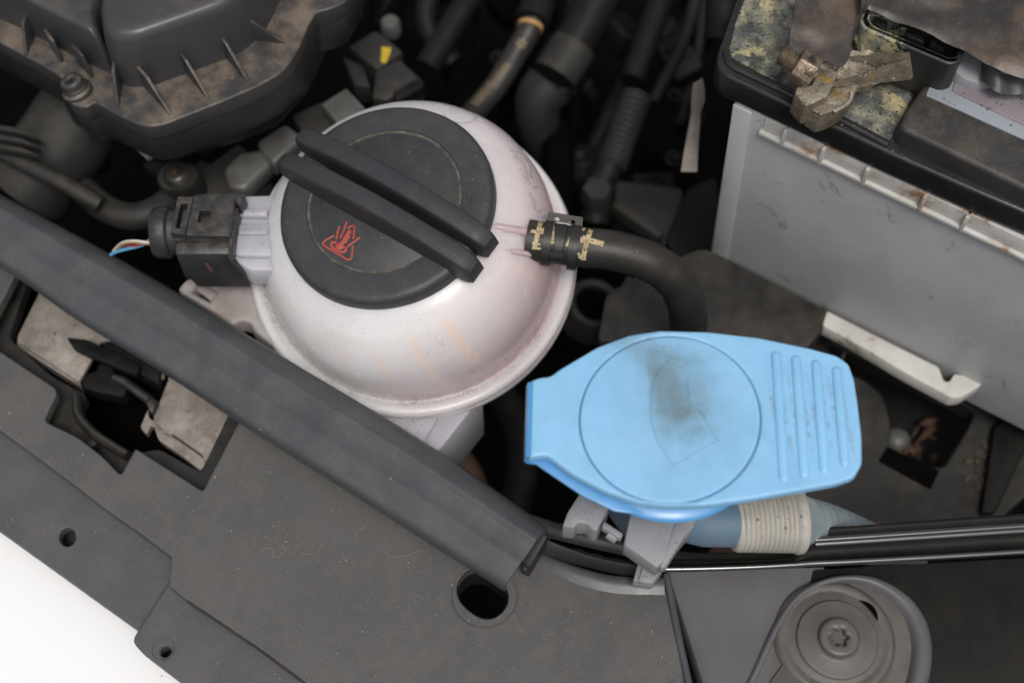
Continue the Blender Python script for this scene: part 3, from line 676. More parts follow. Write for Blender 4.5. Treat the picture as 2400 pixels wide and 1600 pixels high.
tab_o = rnd([tl(*p) for p in [(335, 378), (655, 428), (640, 590), (585, 575), (590, 500), (510, 485), (420, 470), (385, 500), (370, 560), (310, 550)]], .8)
g.plate(tab_o, [rnd([tl(*p) for p in [(385, 428), (435, 432), (438, 468), (380, 462)]], .5), rnd([tl(*p) for p in [(530, 455), (580, 462), (578, 492), (520, 480)]], .5)], 0, .8, .2)
part(g, 'tab', CLAMP, clamp, fr=TF, wn=True)
# ============================================================ WASHER FILLER
ZB = 34
fill = thing('washer_filler', 'washer fluid filler with large blue flip lid beside the tank', 'washer filler', w(1560, 1100, -60))
def bluestain(c, col):
    N, L, m, rmp, mix, rgb, nz = c['N'], c['L'], c['math'], c['ramp'], c['mix'], c['rgb'], c['nz']
    org = MW['washer_filler'].translation
    for (px, py, sx, sy, am, ro) in ((1575, 930, .0045, .013, .95, .25), (1545, 930, .0022, .016, .6, .1), (1515, 825, .012, .005, .6, -.5), (1600, 962, .006, .003, .8, 0), (1600, 905, .009, .014, .6, .3), (1590, 930, .016, .022, .32, .2)):
        q = w(px, py, ZB) * .001 - org
        mp = N.new('ShaderNodeMapping'); mp.vector_type = 'TEXTURE'; mp.inputs['Location'].default_value = q; mp.inputs['Rotation'].default_value = (0, 0, ro); mp.inputs['Scale'].default_value = (sx * 1.9, sy * 1.9, .05)
        L.new(c['co'], mp.inputs[0]); ln = N.new('ShaderNodeVectorMath'); ln.operation = 'LENGTH'; L.new(mp.outputs[0], ln.inputs[0])
        f = m('SUBTRACT', 1.0, rmp(m('MULTIPLY_ADD', nz(170, 7, .75), 1.1, m('SUBTRACT', ln.outputs['Value'], .55)), .0, 1.05))
        col = mix(m('MULTIPLY', f, am * .72), col, rgb((.14, .20, .22)))
    for k in range(5):                      # grime beside the grip ridges
        for dx in ((-13, 13) if k < 4 else ()):
            x0 = (1828, 1876, 1923, 1971)[k] + dx; q = w(x0, 975, ZB) * .001 - org
            mp = N.new('ShaderNodeMapping'); mp.vector_type = 'TEXTURE'; mp.inputs['Location'].default_value = q; mp.inputs['Rotation'].default_value = (0, 0, .066); mp.inputs['Scale'].default_value = (.0011, .022, .05)
            L.new(c['co'], mp.inputs[0]); ln = N.new('ShaderNodeVectorMath'); ln.operation = 'LENGTH'; L.new(mp.outputs[0], ln.inputs[0])
            f = m('MULTIPLY', m('SUBTRACT', 1.0, rmp(ln.outputs['Value'], .3, 1.0)), rmp(nz(420, 5, .7), .42, .62))
            col = mix(m('MULTIPLY', f, .55), col, rgb((.20, .19, .20)))
    col = mix(m('MULTIPLY', rmp(nz(380, 7, .8, 1.5), .60, .68), .20), col, rgb((.12, .26, .40)))
    return col
BLUE = mat('blue_lid', (.275, .54, .80), .38, (.25, .51, .77), 45, (.20, .40, .58), .35, 70, specks=0, dark=.22, darkscale=1100, bump=.06, sss=.12, extra=bluestain, spec=.4)
BLUR = mat('blue_ridges', (.255, .53, .80), .36, (.235, .50, .76), 60, bump=.05)
BLUG = mat('blue_grip_dirty', (.235, .47, .72), .45, (.20, .42, .65), 90, (.22, .22, .24), .35, 300)
BLUD = mat('blue_skirt', (.10, .33, .66), .32, (.09, .30, .60), 60, coat=.2)
GRV = mat('dirty_gap', (.07, .12, .20), .8)
out = [(1243, 892), (1262, 884), (1291, 880), (1312, 864), (1400, 812), (1475, 784), (1548, 773), (1660, 776), (1780, 790), (1900, 815), (1962, 832), (1990, 852), (2003, 890), (2012, 950), (2020, 1020), (2021, 1085), (2003, 1117), (1960, 1132), (1860, 1150), (1760, 1168), (1660, 1182), (1570, 1185), (1500, 1178), (1420, 1150), (1340, 1108), (1284, 1066), (1262, 1066), (1239, 1072)]
circ = [(1571 + 213 * math.cos(a), 983 + 196 * math.sin(a)) for a in [2 * math.pi * k / 72 for k in range(72)]]
circ2 = [(1571 + 211.3 * math.cos(a), 983 + 194.4 * math.sin(a)) for a in [2 * math.pi * k / 72 for k in range(72)]]
def lidz(x, y): return -.00006 * ((x - 60) ** 2 + (y + 26) ** 2)
g = G(); g.plate(rnd(loop(out, ZB), 1.2, 3), [loop(circ, ZB)], ZB, 3.4, 1.1)
lid = part(g, 'lid', BLUE, fill, wn=True)
g = G(); g.plate(loop(circ2, ZB + .15), [], ZB + .15, 3.2, .7); part(g, 'round_panel', BLUE, lid, wn=True)
g = G(); cc = w(1571, 983, ZB); g.slab([w(*p, ZB - 1.2) for p in [(1571 + 222 * math.cos(a), 983 + 204 * math.sin(a)) for a in [2 * math.pi * k / 48 for k in range(48)]]], 2, 0)
part(g, 'gap_floor', GRV, lid)
for (x0, y0, x1, y1) in ((1818, 824, 1838, 1130), (1865, 833, 1886, 1120), (1912, 844, 1933, 1110), (1960, 860, 1981, 1094)):
    g = G(); a, b = w(x0, y0, ZB), w(x1, y1, ZB); d = (b - a).normalized() * 1.5
    g.tube([a, a + d * .15, a + d * .5, a + d, b - d, b - d * .5, b - d * .15, b], lambda i, u: (.3, .9, 1.45, 1.75, 1.75, 1.45, .9, .3)[i], 14, flat=.62)
    part(g, 'grip_ridge', BLUR, lid)
# embossed symbol
g = G(); lb = None
em = cr([w(1580, 1093, ZB + .12), w(1545, 1040, ZB + .12), w(1528, 985, ZB + .12), w(1527, 925, ZB + .12), w(1543, 873, ZB + .12), w(1570, 843, ZB + .12)], 5) + [w(1625, 868, ZB + .12), w(1681, 898, ZB + .12)]
g.tube(em, .4, 8); g.tube([w(1683, 1034, ZB + .12), w(1580, 1093, ZB + .12)], .4, 8); g.tube([w(1640, 960, ZB + .12), w(1683, 1034, ZB + .12)], .38, 8)
for k in range(3): g.tube(cr([w(1578 + 12 * k, 868 + 30 * k, ZB + .1), w(1610 + 4 * k, 885 + 30 * k, ZB + .1), w(1612, 905 + 32 * k, ZB + .1)], 4), .25, 8)
part(g, 'embossed_symbol', BLUE, lid)
# skirt and strap below
cS = w(1571, 983, ZB - 3) ; cS.z = 0
g = G(); g.lathe([(26, ZB - 1.8), (29.5, ZB - 2), (29.8, ZB - 5), (30.2, ZB - 9.5), (32.0, ZB - 10.8), (33.6, ZB - 11.2), (34.2, ZB - 12.2), (33.4, ZB - 13.4), (27, ZB - 13.8)], Matrix.Translation(cS), 96)
part(g, 'plug_skirt', BLUD, fill)
g = G()
# folded strap: hinge wall on the left plus the lower strip
P = []
topL = [(1246, 896), (1243, 960), (1240, 1068)]
for k in range(13):
    y_ = 896 + (1070 - 896) * k / 12; a = w(1245 - 5 * k / 12, y_, ZB - .6)
    P.append([a + V((1.0, 0, 0)), a + V((-.4, 0, -.7)), a + V((-.9, 0, -2.6)), a + V((-.6, 0, -4.5)), a + V((.6, 0, -5.6)), a + V((4, 0, -6.4))])
g.grid(P, .8)
g.slab([w(1243, 930, ZB - 6.0), w(1300, 900, ZB - 6.0), w(1470, 960, ZB - 9.5), w(1520, 1100, ZB - 11), w(1510, 1205, ZB - 11), w(1440, 1196, ZB - 10.4), w(1365, 1160, ZB - 9.2), w(1288, 1108, ZB - 7.2), w(1250, 1082, ZB - 6.2), w(1241, 1066, ZB - 6)], 1.4, .4)
part(g, 'hinge_strap', BLUD, fill)
# neck under the lid
g = G(); cN = cS.copy()
g.lathe([(25, ZB - 9), (27, ZB - 14), (27, ZB - 30), (25.5, ZB - 45), (22, ZB - 70), (14, ZB - 100), (0, ZB - 100)], Matrix.Translation(cN + V((2, 1, 0))), 64)
part(g, 'neck', BLUN, fill)
g = G()
g.slab([w(*p, 3) for p in [(1478, 1200), (1640, 1200), (1625, 1235), (1570, 1300), (1540, 1330), (1462, 1275)]], 10, .8)
g.slab([w(1585, 1215, 3.8), w(1640, 1200, 3.8), (w(1560, 1330, 2.8)), w(1545, 1330, 2.8)], 5, .8)
part(g, 'front_web', GREYW, fill, label='speckled pale grey web below the lid')
g = G()
g.slab([w(*p, -2) for p in [(1362, 1150), (1430, 1185), (1422, 1200), (1400, 1243), (1388, 1240), (1375, 1225), (1355, 1224), (1345, 1236), (1318, 1232), (1330, 1200)]], 12, .8)
g.slab([w(1416, 1220, 0), w(1462, 1250, 0), w(1455, 1262, 0), w(1410, 1235, 0)], 4, .6)
g.tube([w(1425, 1248, -3), w(1445, 1262, -4)], 2, 12)
part(g, 'side_clip', GREYW, fill, label='speckled grey clip left of the filler neck')
g = G()
g.slab([w(*p, -45) for p in [(1495, 1318), (1556, 1330), (1530, 1366), (1484, 1360)]], 8, .6)
g.slab([w(1510, 1318, -43.5), w(1520, 1318, -43.5), w(1503, 1362, -43.5), w(1496, 1360, -43.5)], 3, .3)
part(g, 'foot', GREYW, fill)
# side pipe with ribbed ring
pa, pb = w(1640, 1238, -12), w(1900, 1222, -22)
g = G(); g.tube([w(1590, 1205, -8), w(1650, 1222, -13), w(1790, 1226, -16)], lambda i, u: (9.3, 9.2, 9.0)[i], 40)
part(g, 'side_pipe', BLUN, fill)
g = G(); d_ = (w(1900, 1232, -16) - w(1750, 1222, -14)).normalized(); RF = frame(w(1722, 1226, -16), (w(1900, 1226, -17) - w(1720, 1238, -15)).normalized())
pr = [(7, -1.5), (9.9, -1.2)]
for k in range(12): pr += [(10.4 + .14 * k + .25, k * 1.75 + .2), (10.4 + .14 * k + .3, k * 1.75 + 1.2), (10.4 + .14 * k - .25, k * 1.75 + 1.5)]
pr += [(12.6, 21.5), (13.0, 22.6), (12.8, 24.5), (12.0, 25.2), (9, 25.5)]
g.lathe(pr, RF, 56)
part(g, 'ribbed_ring', CREAM, fill, ang=80)
g = G(); hp2 = cr([w(1870, 1220, -26), w(1950, 1240, -52), w(2040, 1276, -80), w(2130, 1315, -105)], 14)
g.tube(hp2, lambda i, u: (9.7 + .22 * math.sin(i * 2.1)) * (1 - .12 * u), 30)
part(g, 'corrugated_hose', PALEB, fill, ang=80)
# ============================================================ BATTERY
ZCB = ZC = 20
q0 = w(1722, 240, ZC); zz = [z for z in range(0, 180) if (lambda p: (lambda c: -c.y / c.z * -FPX + 800)(RC.transposed() @ (p - CAM)) )(q0 - V((0, 0, z))) < 588]
HB0 = float(max(zz)); HB = HB0 + 20.0
bat = thing('car_battery', 'large grey car battery with black lid, corroded around its clamp', 'battery', w(2000, 800, -140))
ZC = 20
bx0, bx1 = w(1722, 240, ZC), w(2400, 560, ZC); bd = (bx1 - bx0).normalized(); bn = V((-bd.y, bd.x, 0)); 
def bp(a, b, z): return bx0 + bd * a + bn * b + V((0, 0, z - ZC))     # along front, back, height
g = G(); g.slab([bp(0, 0, ZC), bp(230, 0, ZC), bp(230, 150, ZC), bp(0, 150, ZC)], HB, 1.5, 3, scale=.955)
part(g, 'case', CASE, bat)
g = G(); g.slab([bp(-.3, -.9, ZC - 1), bp(8, -.9, ZC - 1), bp(8, 4, ZC - 1), bp(-.3, 4, ZC - 1)], HB - 2, .6, dirv=(V((0, 0, -1)) + (bd * 115 + bn * 75) * .045 / HB).normalized()); part(g, 'corner_strip', CASE, bat)
# pale rim with little ribs under the lid
g = G(); g.slab([bp(13, -2.2, ZC - 8), bp(230, -2.2, ZC - 8), bp(230, 3, ZC - 8), bp(13, 3, ZC - 8)], 2.2, .5)
part(g, 'rim', CASEW, bat)
g = G(); g.slab([bp(14, -.4, ZC), bp(230, -.4, ZC), bp(230, 3, ZC), bp(14, 3, ZC)], 9, .1); part(g, 'rim_web', CASEW, bat)
for px in (1845, 1948, 2072, 2243, 2376):
    q = hit(px, 300, bp(0, -1, 0), bn); a_ = (q - bx0).dot(bd)
    g = G(); g.slab([bp(a_ - .75, -2.5, ZC), bp(a_ + .75, -2.5, ZC), bp(a_ + .75, 2, ZC), bp(a_ - .75, 2, ZC)], 10, .2); part(g, 'rim_rib', CASEW, bat)
# lid
ZD = 34
lx0 = w(1678, 165, ZD)
lid2 = [(1745, -60), (1683, 120), (1678, 150), (1695, 176), (1760, 206), (2090, 362), (2300, 455), (2500, 540), (2700, 100), (2300, -150)]
g = G(); g.slab(rnd([w(*p, ZD) for p in lid2], [0, 4, 4, 4, 2, 0, 0, 0, 0, 0]), 13, 1.6, 3)
blid = part(g, 'lid', LIDM, bat)
# corroded sunken terminal well : sheet slightly below the lid rim, with raised rim bead
well = [(1760, -40), (1722, 60), (1705, 130), (1738, 150), (1800, 182), (1900, 230), (2082, 333), (2130, 245), (2170, 175), (2250, 60), (2100, -60)]
P = []
c0, c1 = w(1690, -60, ZD), w(2180, 340, ZD)
g = G(); wl = [w(*p, ZD + .35).xy.to_3d() for p in well]
t = bmesh.new(); f0 = [t.verts.new(V((p.x, p.y, ZD + .25))) for p in wl]; t.faces.new(f0)
bmesh.ops.triangulate(t, faces=t.faces[:]); bmesh.ops.subdivide_edges(t, edges=t.edges[:], cuts=5, use_grid_fill=True)
bmesh.ops.triangulate(t, faces=t.faces[:]); bmesh.ops.subdivide_edges(t, edges=t.edges[:], cuts=2, use_grid_fill=True)
for v in t.verts:
    if not v.is_boundary: v.co.z += .5 + .8 * noise.noise(v.co * .16) + .4 * noise.noise(v.co * .6)
bmesh.ops.recalc_face_normals(t, faces=t.faces[:]); g.add(t)
part(g, 'corroded_top', CORR, bat, label='lid surface crusted with yellow green corrosion')
g = G(); g.tube(cr([w(1702, 120, ZD), w(1712, 152, ZD), w(1760, 178, ZD), w(1900, 244, ZD), w(2082, 340, ZD)], 6), 1.7, 12, flat=.9)
part(g, 'rim_bead', LIDM, blid)
# raised black block on the right
ZK = 44
blk = [(2172, 186), (2121, 262), (2108, 290), (2120, 305), (2300, 392), (2500, 490), (2700, 200), (2400, 100)]
g = G(); g.slab(rnd([w(*p, ZK) for p in blk], [2, 2, 3, 4, 0, 0, 0, 0]), 20, 2.2, 3)
part(g, 'raised_cover', LIDD, bat)
g = G(); g.slab([w(*p, ZK - 9) for p in [(2105, 300), (2120, 322), (2500, 508), (2500, 470), (2130, 290)]], 14, .8)
part(g, 'cover_skirt', LIDM, bat)
g = G(); g.slab([w(*p, ZK + .5) for p in [(2190, 180), (2172, 218), (2172, 224), (2240, 254), (2500, 372), (2500, 220), (2250, 130)]], 1.4, .3)
part(g, 'label', LABEL, bat, label='speckled pale blue and pink sticker')
g = G(); g.slab([w(*p, ZK + 1.2) for p in [(2240, 185), (2232, 212), (2250, 222), (2500, 340), (2500, 250)]], .9, .3)
part(g, 'label_band', mat('label_pink', (.25, .22, .245), .5, dark=1.2, darkscale=520), bat)
# white ledge at the foot of the case
ledge = thing('battery_ledge', 'soiled white plastic ledge along the foot of the grey battery', 'ledge', w(2100, 850, -140))
ZE = (hit(1940, 735, bp(0, 0, 0), bn).z + hit(2230, 880, bp(0, 0, 0), bn).z) / 2; print('ledge', ZE, 'case', ZC - HB0)
g = G()
for k in range(1):
    g.slab(rnd([w(*p, ZE) for p in [(1938, 728), (1928, 762), (2020, 812), (2120, 872), (2230, 932), (2255, 930), (2302, 900), (2270, 880), (2236, 876), (2226, 895), (2212, 893), (2200, 860), (2060, 790)]], 1.2), 8, 1.2)
part(g, 'bar', LEDGE, ledge)
# ============================================================ TERMINAL CLAMP
tc_ = thing('battery_terminal_clamp', 'corroded metal battery clamp with threaded bolt and square nut', 'terminal clamp', w(1930, 200, 36))
def z4(X, Y, z): return w(1800 + X / 3.92, Y / 3.92, z)
g = G()
g.slab(rnd([z4(*p, 52) for p in [(490, 560), (560, 545), (665, 600), (640, 690), (545, 890), (350, 975), (245, 860), (270, 790), (400, 780)]], 1.0), 12, 1.0, 3)
part(g, 'jaw_block', CLMP, tc_)
g = G()
g.slab(rnd([z4(*p, 48) for p in [(640, 720), (730, 590), (860, 540), (840, 700), (830, 800), (780, 880), (700, 960), (610, 1015), (480, 1060), (370, 985), (560, 880)]], 1.0), 11, 1.2, 3)
part(g, 'lower_jaw', CLMP, tc_)
g = G()
P = []
tri0 = [z4(350, 420, 58), z4(860, 470, 57), z4(1340, 650, 52)]; 
sa = cr([z4(450, 390, 56), z4(650, 430, 56), z4(880, 480, 55), z4(1100, 560, 52), z4(1370, 640, 48)], 8); sb_ = cr([z4(500, 640, 53), z4(640, 730, 50), z4(810, 830, 47), z4(1080, 750, 46), z4(1350, 660, 46)], 8)
def band(u, v):
    i = u * (len(sa) - 1); k = min(int(i), len(sa) - 2); f = i - k
    a = sa[k].lerp(sa[k + 1], f); b = sb_[k].lerp(sb_[k + 1], f)
    q = a.lerp(b, v); q.z += 2.4 * noise.noise(q * .13) + .9 * noise.noise(q * .4) + 1.0 * math.sin(v * 5 + u * 4); return q
P = [[band(i / 26, j / 10) for j in range(11)] for i in range(27)]
g.grid(P, 2.0)
part(g, 'strap', CLMP, tc_)
g = G(); P = []
for i in range(12):
    u = i / 11; P.append([z4(770 - 150 * u - 40 * u * (1 - u), 820 + 200 * u, 46 - 2 * u), z4(755 - 160 * u + 60 * math.sin(math.pi * u), 835 + 180 * u, 49)])
g.grid(P, 1.2); part(g, 'cut_edge', ZINC, tc_)
# post ring
g = G(); g.lathe([(7, 0), (12, 0), (12.5, 3), (11.5, 6), (8, 6.5), (7, 5)], frame(z4(620, 500, 46), V((.1, -.15, 1))), 36)
part(g, 'ring', CLMP, tc_)
# stud and nut: axis leaning up-left in view
b0, b1 = z4(430, 700, 53), z4(112, 500, 57); bax = (b1 - b0).normalized()
g = G(); Lb = (b1 - b0).length; pr = [(0, Lb)]
n_t = 11
pr += [(3.0, Lb), (3.6, Lb - .6)]
h_ = Lb - .9
while h_ > 3: pr += [(4.1, h_), (3.35, h_ - .62)]; h_ -= 1.25
pr += [(3.2, 0)]
g.lathe(pr, frame(b0, bax), 28)
part(g, 'bolt', NUTM, tc_, ang=80)
NF = frame(b0 + bax * .6, bax, V((0.2, 1, 0)))
g = G(); g.slab([NF @ V((6.9 * math.cos(math.radians(60 * k + 12)), 6.9 * math.sin(math.radians(60 * k + 12)), 8.0)) for k in range(6)], 8.2, .7, 2, dirv=-bax)
part(g, 'nut', NUTM, tc_)
# crumpled rubber sheet over the battery
ZR = 66
def sheet(px, py):
    q = w(px, py, ZR); n = noise.noise(V((px * .011, py * .016, 3))); 
    return V((q.x, q.y, ZR + 2.2 * n + 1.0 * noise.noise(V((px * .03, py * .03, 9)))))
def shred(edge, back, cols, rows, dz=lambda u, v: 0):
    P = []
    E = cr([V((a, b, 0)) for a, b in edge], max(2, cols // (len(edge) - 1))); B = cr([V((a, b, 0)) for a, b in back], max(2, cols // (len(back) - 1)))
    n = min(len(E), len(B))
    for i in range(n):
        row = []
        for j in range(rows + 1):
            v = j / rows; q = E[i].lerp(B[i], v); s = sheet(q.x, q.y); s.z += dz(i / (n - 1), v); row.append(s)
        P.append(row)
    return P
g = G()
g.grid(shred([(1855, 90), (1900, 88), (1950, 108), (1985, 116), (2003, 96), (2010, 60), (2025, 22)], [(1872, -40), (1920, -60), (1960, -60), (1990, -60), (2010, -60), (2030, -60), (2050, -60)], 24, 14, lambda u, v: -7 * (1 - v) * (1 - .2 * u) - 3), .5)
g.grid(shred([(2020, 30), (2032, 15), (2060, 24), (2240, 95), (2330, 145), (2420, 172), (2500, 200)], [(2010, -60), (2060, -60), (2120, -60), (2260, -60), (2360, -60), (2440, -60), (2520, -60)], 42, 16, lambda u, v: -2.5 * math.exp(-v * 12) + 1.5 * math.sin(v * 9 + u * 6) * .5), .5)
part(g, 'cover_sheet', SHEET, ang=70, label='wrinkled dusty black rubber sheet lying over the battery top', cat='rubber sheet')
# black plastic tray clip under the sheet
g = G()
tO_ = 60
o_ = [(2030, 12), (2014, 46), (2026, 68), (2226, 152), (2252, 146), (2268, 104), (2110, 34)]
i_ = [(2046, 24), (2038, 46), (2050, 60), (2226, 134), (2242, 130), (2254, 108), (2110, 44)]
g.plate(rnd([w(*p, tO_).xy.to_3d() for p in o_], 2), [rnd([w(*p, tO_).xy.to_3d() for p in i_], 1.2)], tO_, 21, 1.0)
TRC = w(2120, 90, tO_ - 21)
def crust(c, col):
    N, L, m, rmp, mix, rgb, nz = c['N'], c['L'], c['math'], c['ramp'], c['mix'], c['rgb'], c['nz']
    g0 = N.new('ShaderNodeNewGeometry'); n = N.new('ShaderNodeVectorMath'); n.operation = 'DISTANCE'; L.new(g0.outputs['Position'], n.inputs[0]); n.inputs[1].default_value = w(2030, 105, tO_ - 10) * .001
    near = m('SUBTRACT', 1.0, rmp(n.outputs['Value'], .008, .024))
    f = m('MULTIPLY', rmp(m('MULTIPLY_ADD', near, .35, nz(420, 6, .7)), .68, .80), 1.0)
    return mix(f, col, mix(rmp(nz(200, 3), .45, .6), rgb((.20, .22, .19)), rgb((.40, .35, .20))))
cl = part(g, 'tray', mat('tray_black', (.018, .018, .019), .36, (.014, .014, .015), 60, (.10, .10, .085), .2, 120, specks=.3, sscale=900, scol=(.3, .3, .22), bump=.3, extra=crust), wn=True, label='black plastic fuse tray crusted on its left end under the rubber sheet', cat='tray')
g = G()
for a in ((2050, 30, 2080, 62), (2125, 70, 2165, 90), (2180, 90, 2215, 108)):
    g.slab([w(a[0], a[1], tO_ - 3), w(a[2], a[1] + 10, tO_ - 3), w(a[2], a[3] + 10, tO_ - 3), w(a[0], a[3] - 5, tO_ - 3)], 4, .5)
part(g, 'fuse_cell', LIDM, cl)
g = G(); g.lathe([(0, 4), (8, 4), (10.5, 3.2), (11.2, 1.6), (11.2, -6), (9, -8), (0, -8)], frame(w(2285, 150, 47), V((0, -.1, 1))), 48)
part(g, 'terminal_post_cap', GREYW, label='pale grey round post cap between the tray and the sticker', cat='post cap')
g = G(); P = [[w(2300 + i * 16, 140 + 14 * math.sin(i * .6) + 6.5 * i + j * 12, 56 - j * 1.1 + .8 * math.sin(i)) for j in range(5)] for i in range(14)]
g.grid(P, .6); part(g, 'cable_boot', BLK, ang=70, label='black rubber flap hanging over the battery sticker at the right edge', cat='rubber flap')
# ============================================================ ENGINE COVER (top left)
ec = thing('engine_cover', 'large dark ribbed engine intake cover at the upper left', 'engine cover', w(350, 150, -10))
ZF = 6
def wl_(pts, z): return [w(a, b, z) for a, b in pts]
fl = [(-120, 40), (0, 100), (75, 140), (140, 178), (150, 195), (152, 225), (172, 248), (205, 252), (222, 240), (300, 282), (345, 298), (385, 292), (500, 247), (600, 205), (660, 172), (695, 125), (722, 62), (740, 28), (775, 22), (810, 5), (850, -60), (700, -200), (-100, -200)]
g = G(); g.slab(rnd(wl_(fl, ZF), [0, 0, 0, 3, 2, 3, 4, 3, 1, 4, 6, 5, 0, 5, 5, 5, 3, 3, 4, 2, 0, 0, 0]), 9, 1.6, 3)
part(g, 'flange', ENG, ec)
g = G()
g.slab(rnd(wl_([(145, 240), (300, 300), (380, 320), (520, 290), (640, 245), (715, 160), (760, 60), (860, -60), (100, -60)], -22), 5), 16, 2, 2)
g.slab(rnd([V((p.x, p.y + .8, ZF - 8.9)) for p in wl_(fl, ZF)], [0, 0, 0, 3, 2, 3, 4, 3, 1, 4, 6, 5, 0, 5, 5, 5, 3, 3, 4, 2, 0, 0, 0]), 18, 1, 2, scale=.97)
part(g, 'shaded_lower_body', BLK, ec)  # same plastic as the flange; recess shade put into the black colour
def dome(outl, z0, z1, ins, name, lab):
    base = rnd(wl_(outl, z0), 6, 5); N_ = len(base); top0 = [w(*p, z1) for p in []]
    cen = sum(base, V((0, 0, 0))) / N_
    P = []
    for f, h in ((1.0, 0), (.985, .35), (.975, .65), (.955, .82), (.92, .94), (.86, .99), (.75, 1.0), (.5, 1.02), (.02, 1.04)):
        P.append([V((cen.x + (p.x - cen.x) * f, cen.y + (p.y - cen.y) * f, z0 + (z1 - z0) * h)) for p in base] )
        P[-1].append(P[-1][0].copy())
    g = G(); g.grid(P); return part(g, name, ENGD, ec, ang=80, label=lab)
dome([(-260, -60), (-60, 20), (60, 75), (180, 138), (262, 178), (272, 168), (262, 120), (300, 20), (330, -260), (-200, -260)], ZF - 1, 30, .9, 'dome', 'left raised dome')
dome([(262, 120), (272, 190), (300, 208), (350, 208), (470, 165), (570, 128), (625, 75), (660, 0), (700, -120), (640, -300), (330, -300), (300, 20)], ZF - 1, 36, .9, 'dome', 'right raised dome')
def ribt(x0, y0, x1, y1, hz):
    a, b = w(x0, y0, ZF + hz), w(x1, y1, ZF); b2 = V((b.x, b.y, ZF - 1)); a0 = V((a.x, a.y, ZF - 1)); d = (b2 - a0).normalized()
    aa = a - d * 8; aa0 = a0 - d * 8; n = V((-d.y, d.x, 0))
    g = G(); g.slab([p + n * .75 for p in (aa, a, b + V((0, 0, .3)), b2, aa0)], 1.5, .35, 2, dirv=-n)
    part(g, 'rib', ENG, ec)
for q in ((52, 55, 60, 131), (125, 98, 147, 146), (193, 130, 219, 182), (264, 168, 276, 250), (346, 182, 400, 268), (436, 140, 489, 231), (531, 102, 582, 191), (588, 48, 668, 100)): ribt(*q, 12)
# its bolt
eb = thing('engine_cover_bolt', 'round headed socket bolt on the corner of the engine cover', 'bolt', w(180, 210, ZF))
BF = frame(w(181, 212, ZF), V((-.25, .15, 1)))
g = G(); g.lathe([(6.4, -1), (6.4, .5), (5.6, 1), (5.2, 1.4), (5.2, 2.2), (4.8, 3), (4.3, 3.2)], BF, 40); part(g, 'washer', ENG, eb)
hexh = [(1.7 * math.cos(k * math.pi / 3), 1.7 * math.sin(k * math.pi / 3)) for k in range(6)]
g = G(); g.plate([(4.8 * math.cos(k * math.pi / 20), 4.8 * math.sin(k * math.pi / 20)) for k in range(40)], [hexh], 6.5, 5.5, 1.6, zf=None, M=BF)
part(g, 'head', ENG, eb, wn=True)
g = G(); g.lathe([(0, 3.4), (2.4, 3.4)], BF, 16); part(g, 'socket', LEAF, eb)
# ============================================================ ENGINE BAY DETAILS
def one(g, name, m_, label, cat, ang=40, group=None, **k): return part(g, name, m_, label=label, cat=cat, ang=ang, group=group, **k)
g = G(); g.tube([w(250, 180, -60), w(150, 330, -70), w(60, 450, -85)], 21, 40)
one(g, 'intake_pipe', MDG, 'fat dark intake pipe below the engine cover bolt', 'pipe', 60)
g = G()
for k in range(3): g.slab(wl_([(-40, 285 + 22 * k), (50, 300 + 22 * k), (95, 325 + 20 * k), (50, 312 + 22 * k), (-40, 296 + 22 * k)], -38), 5, .6)
one(g, 'finned_bracket', MDG, 'finned dark bracket at the left edge beside the fat pipe', 'bracket')
g = G(); g.tube(cr([w(-60, 320, -50), w(60, 385, -50), w(150, 430, -52), w(205, 462, -54), w(235, 480, -56)], 6), 4.0, 18)
one(g, 'support_bar', MDG, 'slim dark bar sloping down from the left edge behind the long ledge', 'bar', 60)
g = G(); g.tube(cr([w(195, 445, -70), w(250, 490, -70), w(310, 508, -70), w(360, 495, -70), w(400, 465, -74), w(420, 420, -90)], 8), 6.4, 26)
one(g, 'small_hose', MDG, 'blurred dark hose curving left of the sensor plug', 'hose', 60)
g = G(); g.slab(wl_([(318, 345), (338, 335), (368, 352), (345, 370)], -40), 3, .4); g.slab(wl_([(330, 330), (352, 325), (372, 345), (352, 352)], -42), 6, .5)
one(g, 'metal_tab', ZINC, 'small beige metal tab below the engine cover flange', 'metal tab')
bt = thing('alternator_bolt', 'bolt in a grey lug above the sensor plug', 'bolt', w(412, 410, -70))
LF = frame(w(415, 412, -58), V((-.1, -.1, 1)))
g = G(); g.lathe([(0, 0), (8, 0), (8.6, -1), (8.8, -6), (8.8, -14), (0, -14)], LF, 36, rad=lambda a, h: 1 + .12 * math.cos(a * 2)); part(g, 'lug', MDG, bt)
g = G(); g.lathe([(0, 3.2), (3.6, 3.4), (4.6, 2.8), (5.4, 1.5), (6.0, 1.0), (6.4, 0)], LF, 30); part(g, 'head', STEEL, bt)
g = G(); g.lathe([(0, 3.9), (1.6, 3.9), (1.8, 3.2)], LF, 6); part(g, 'socket', LEAF, bt)
g = G(); g.slab(wl_([(372, 380), (420, 368), (470, 395), (560, 330), (640, 420), (600, 470), (480, 470), (400, 460)], -72), 30, 3)
one(g, 'grey_housing', MDG, 'dusty grey cast housing behind the sensor plug', 'housing')
g = G(); g.slab(wl_([(522, 392), (560, 355), (620, 345), (640, 380), (575, 445), (535, 440)], -58), 12, 3, 3)
g.slab(wl_([(598, 332), (668, 286), (712, 320), (640, 385)], -56), 12, 2.4, 3)
one(g, 'aluminium_block', ALU, 'pale grey cast block left of the screw cap ribs', 'casting')
g = G(); g.slab(wl_([(752, 243), (812, 205), (858, 255), (800, 300)], -50), 8, 1)
one(g, 'grey_plate', ALU, 'pale grey green plate behind the top of the tank', 'plate')
g = G(); g.slab(wl_([(680, 270), (755, 235), (800, 290), (720, 330)], -58), 14, 2)
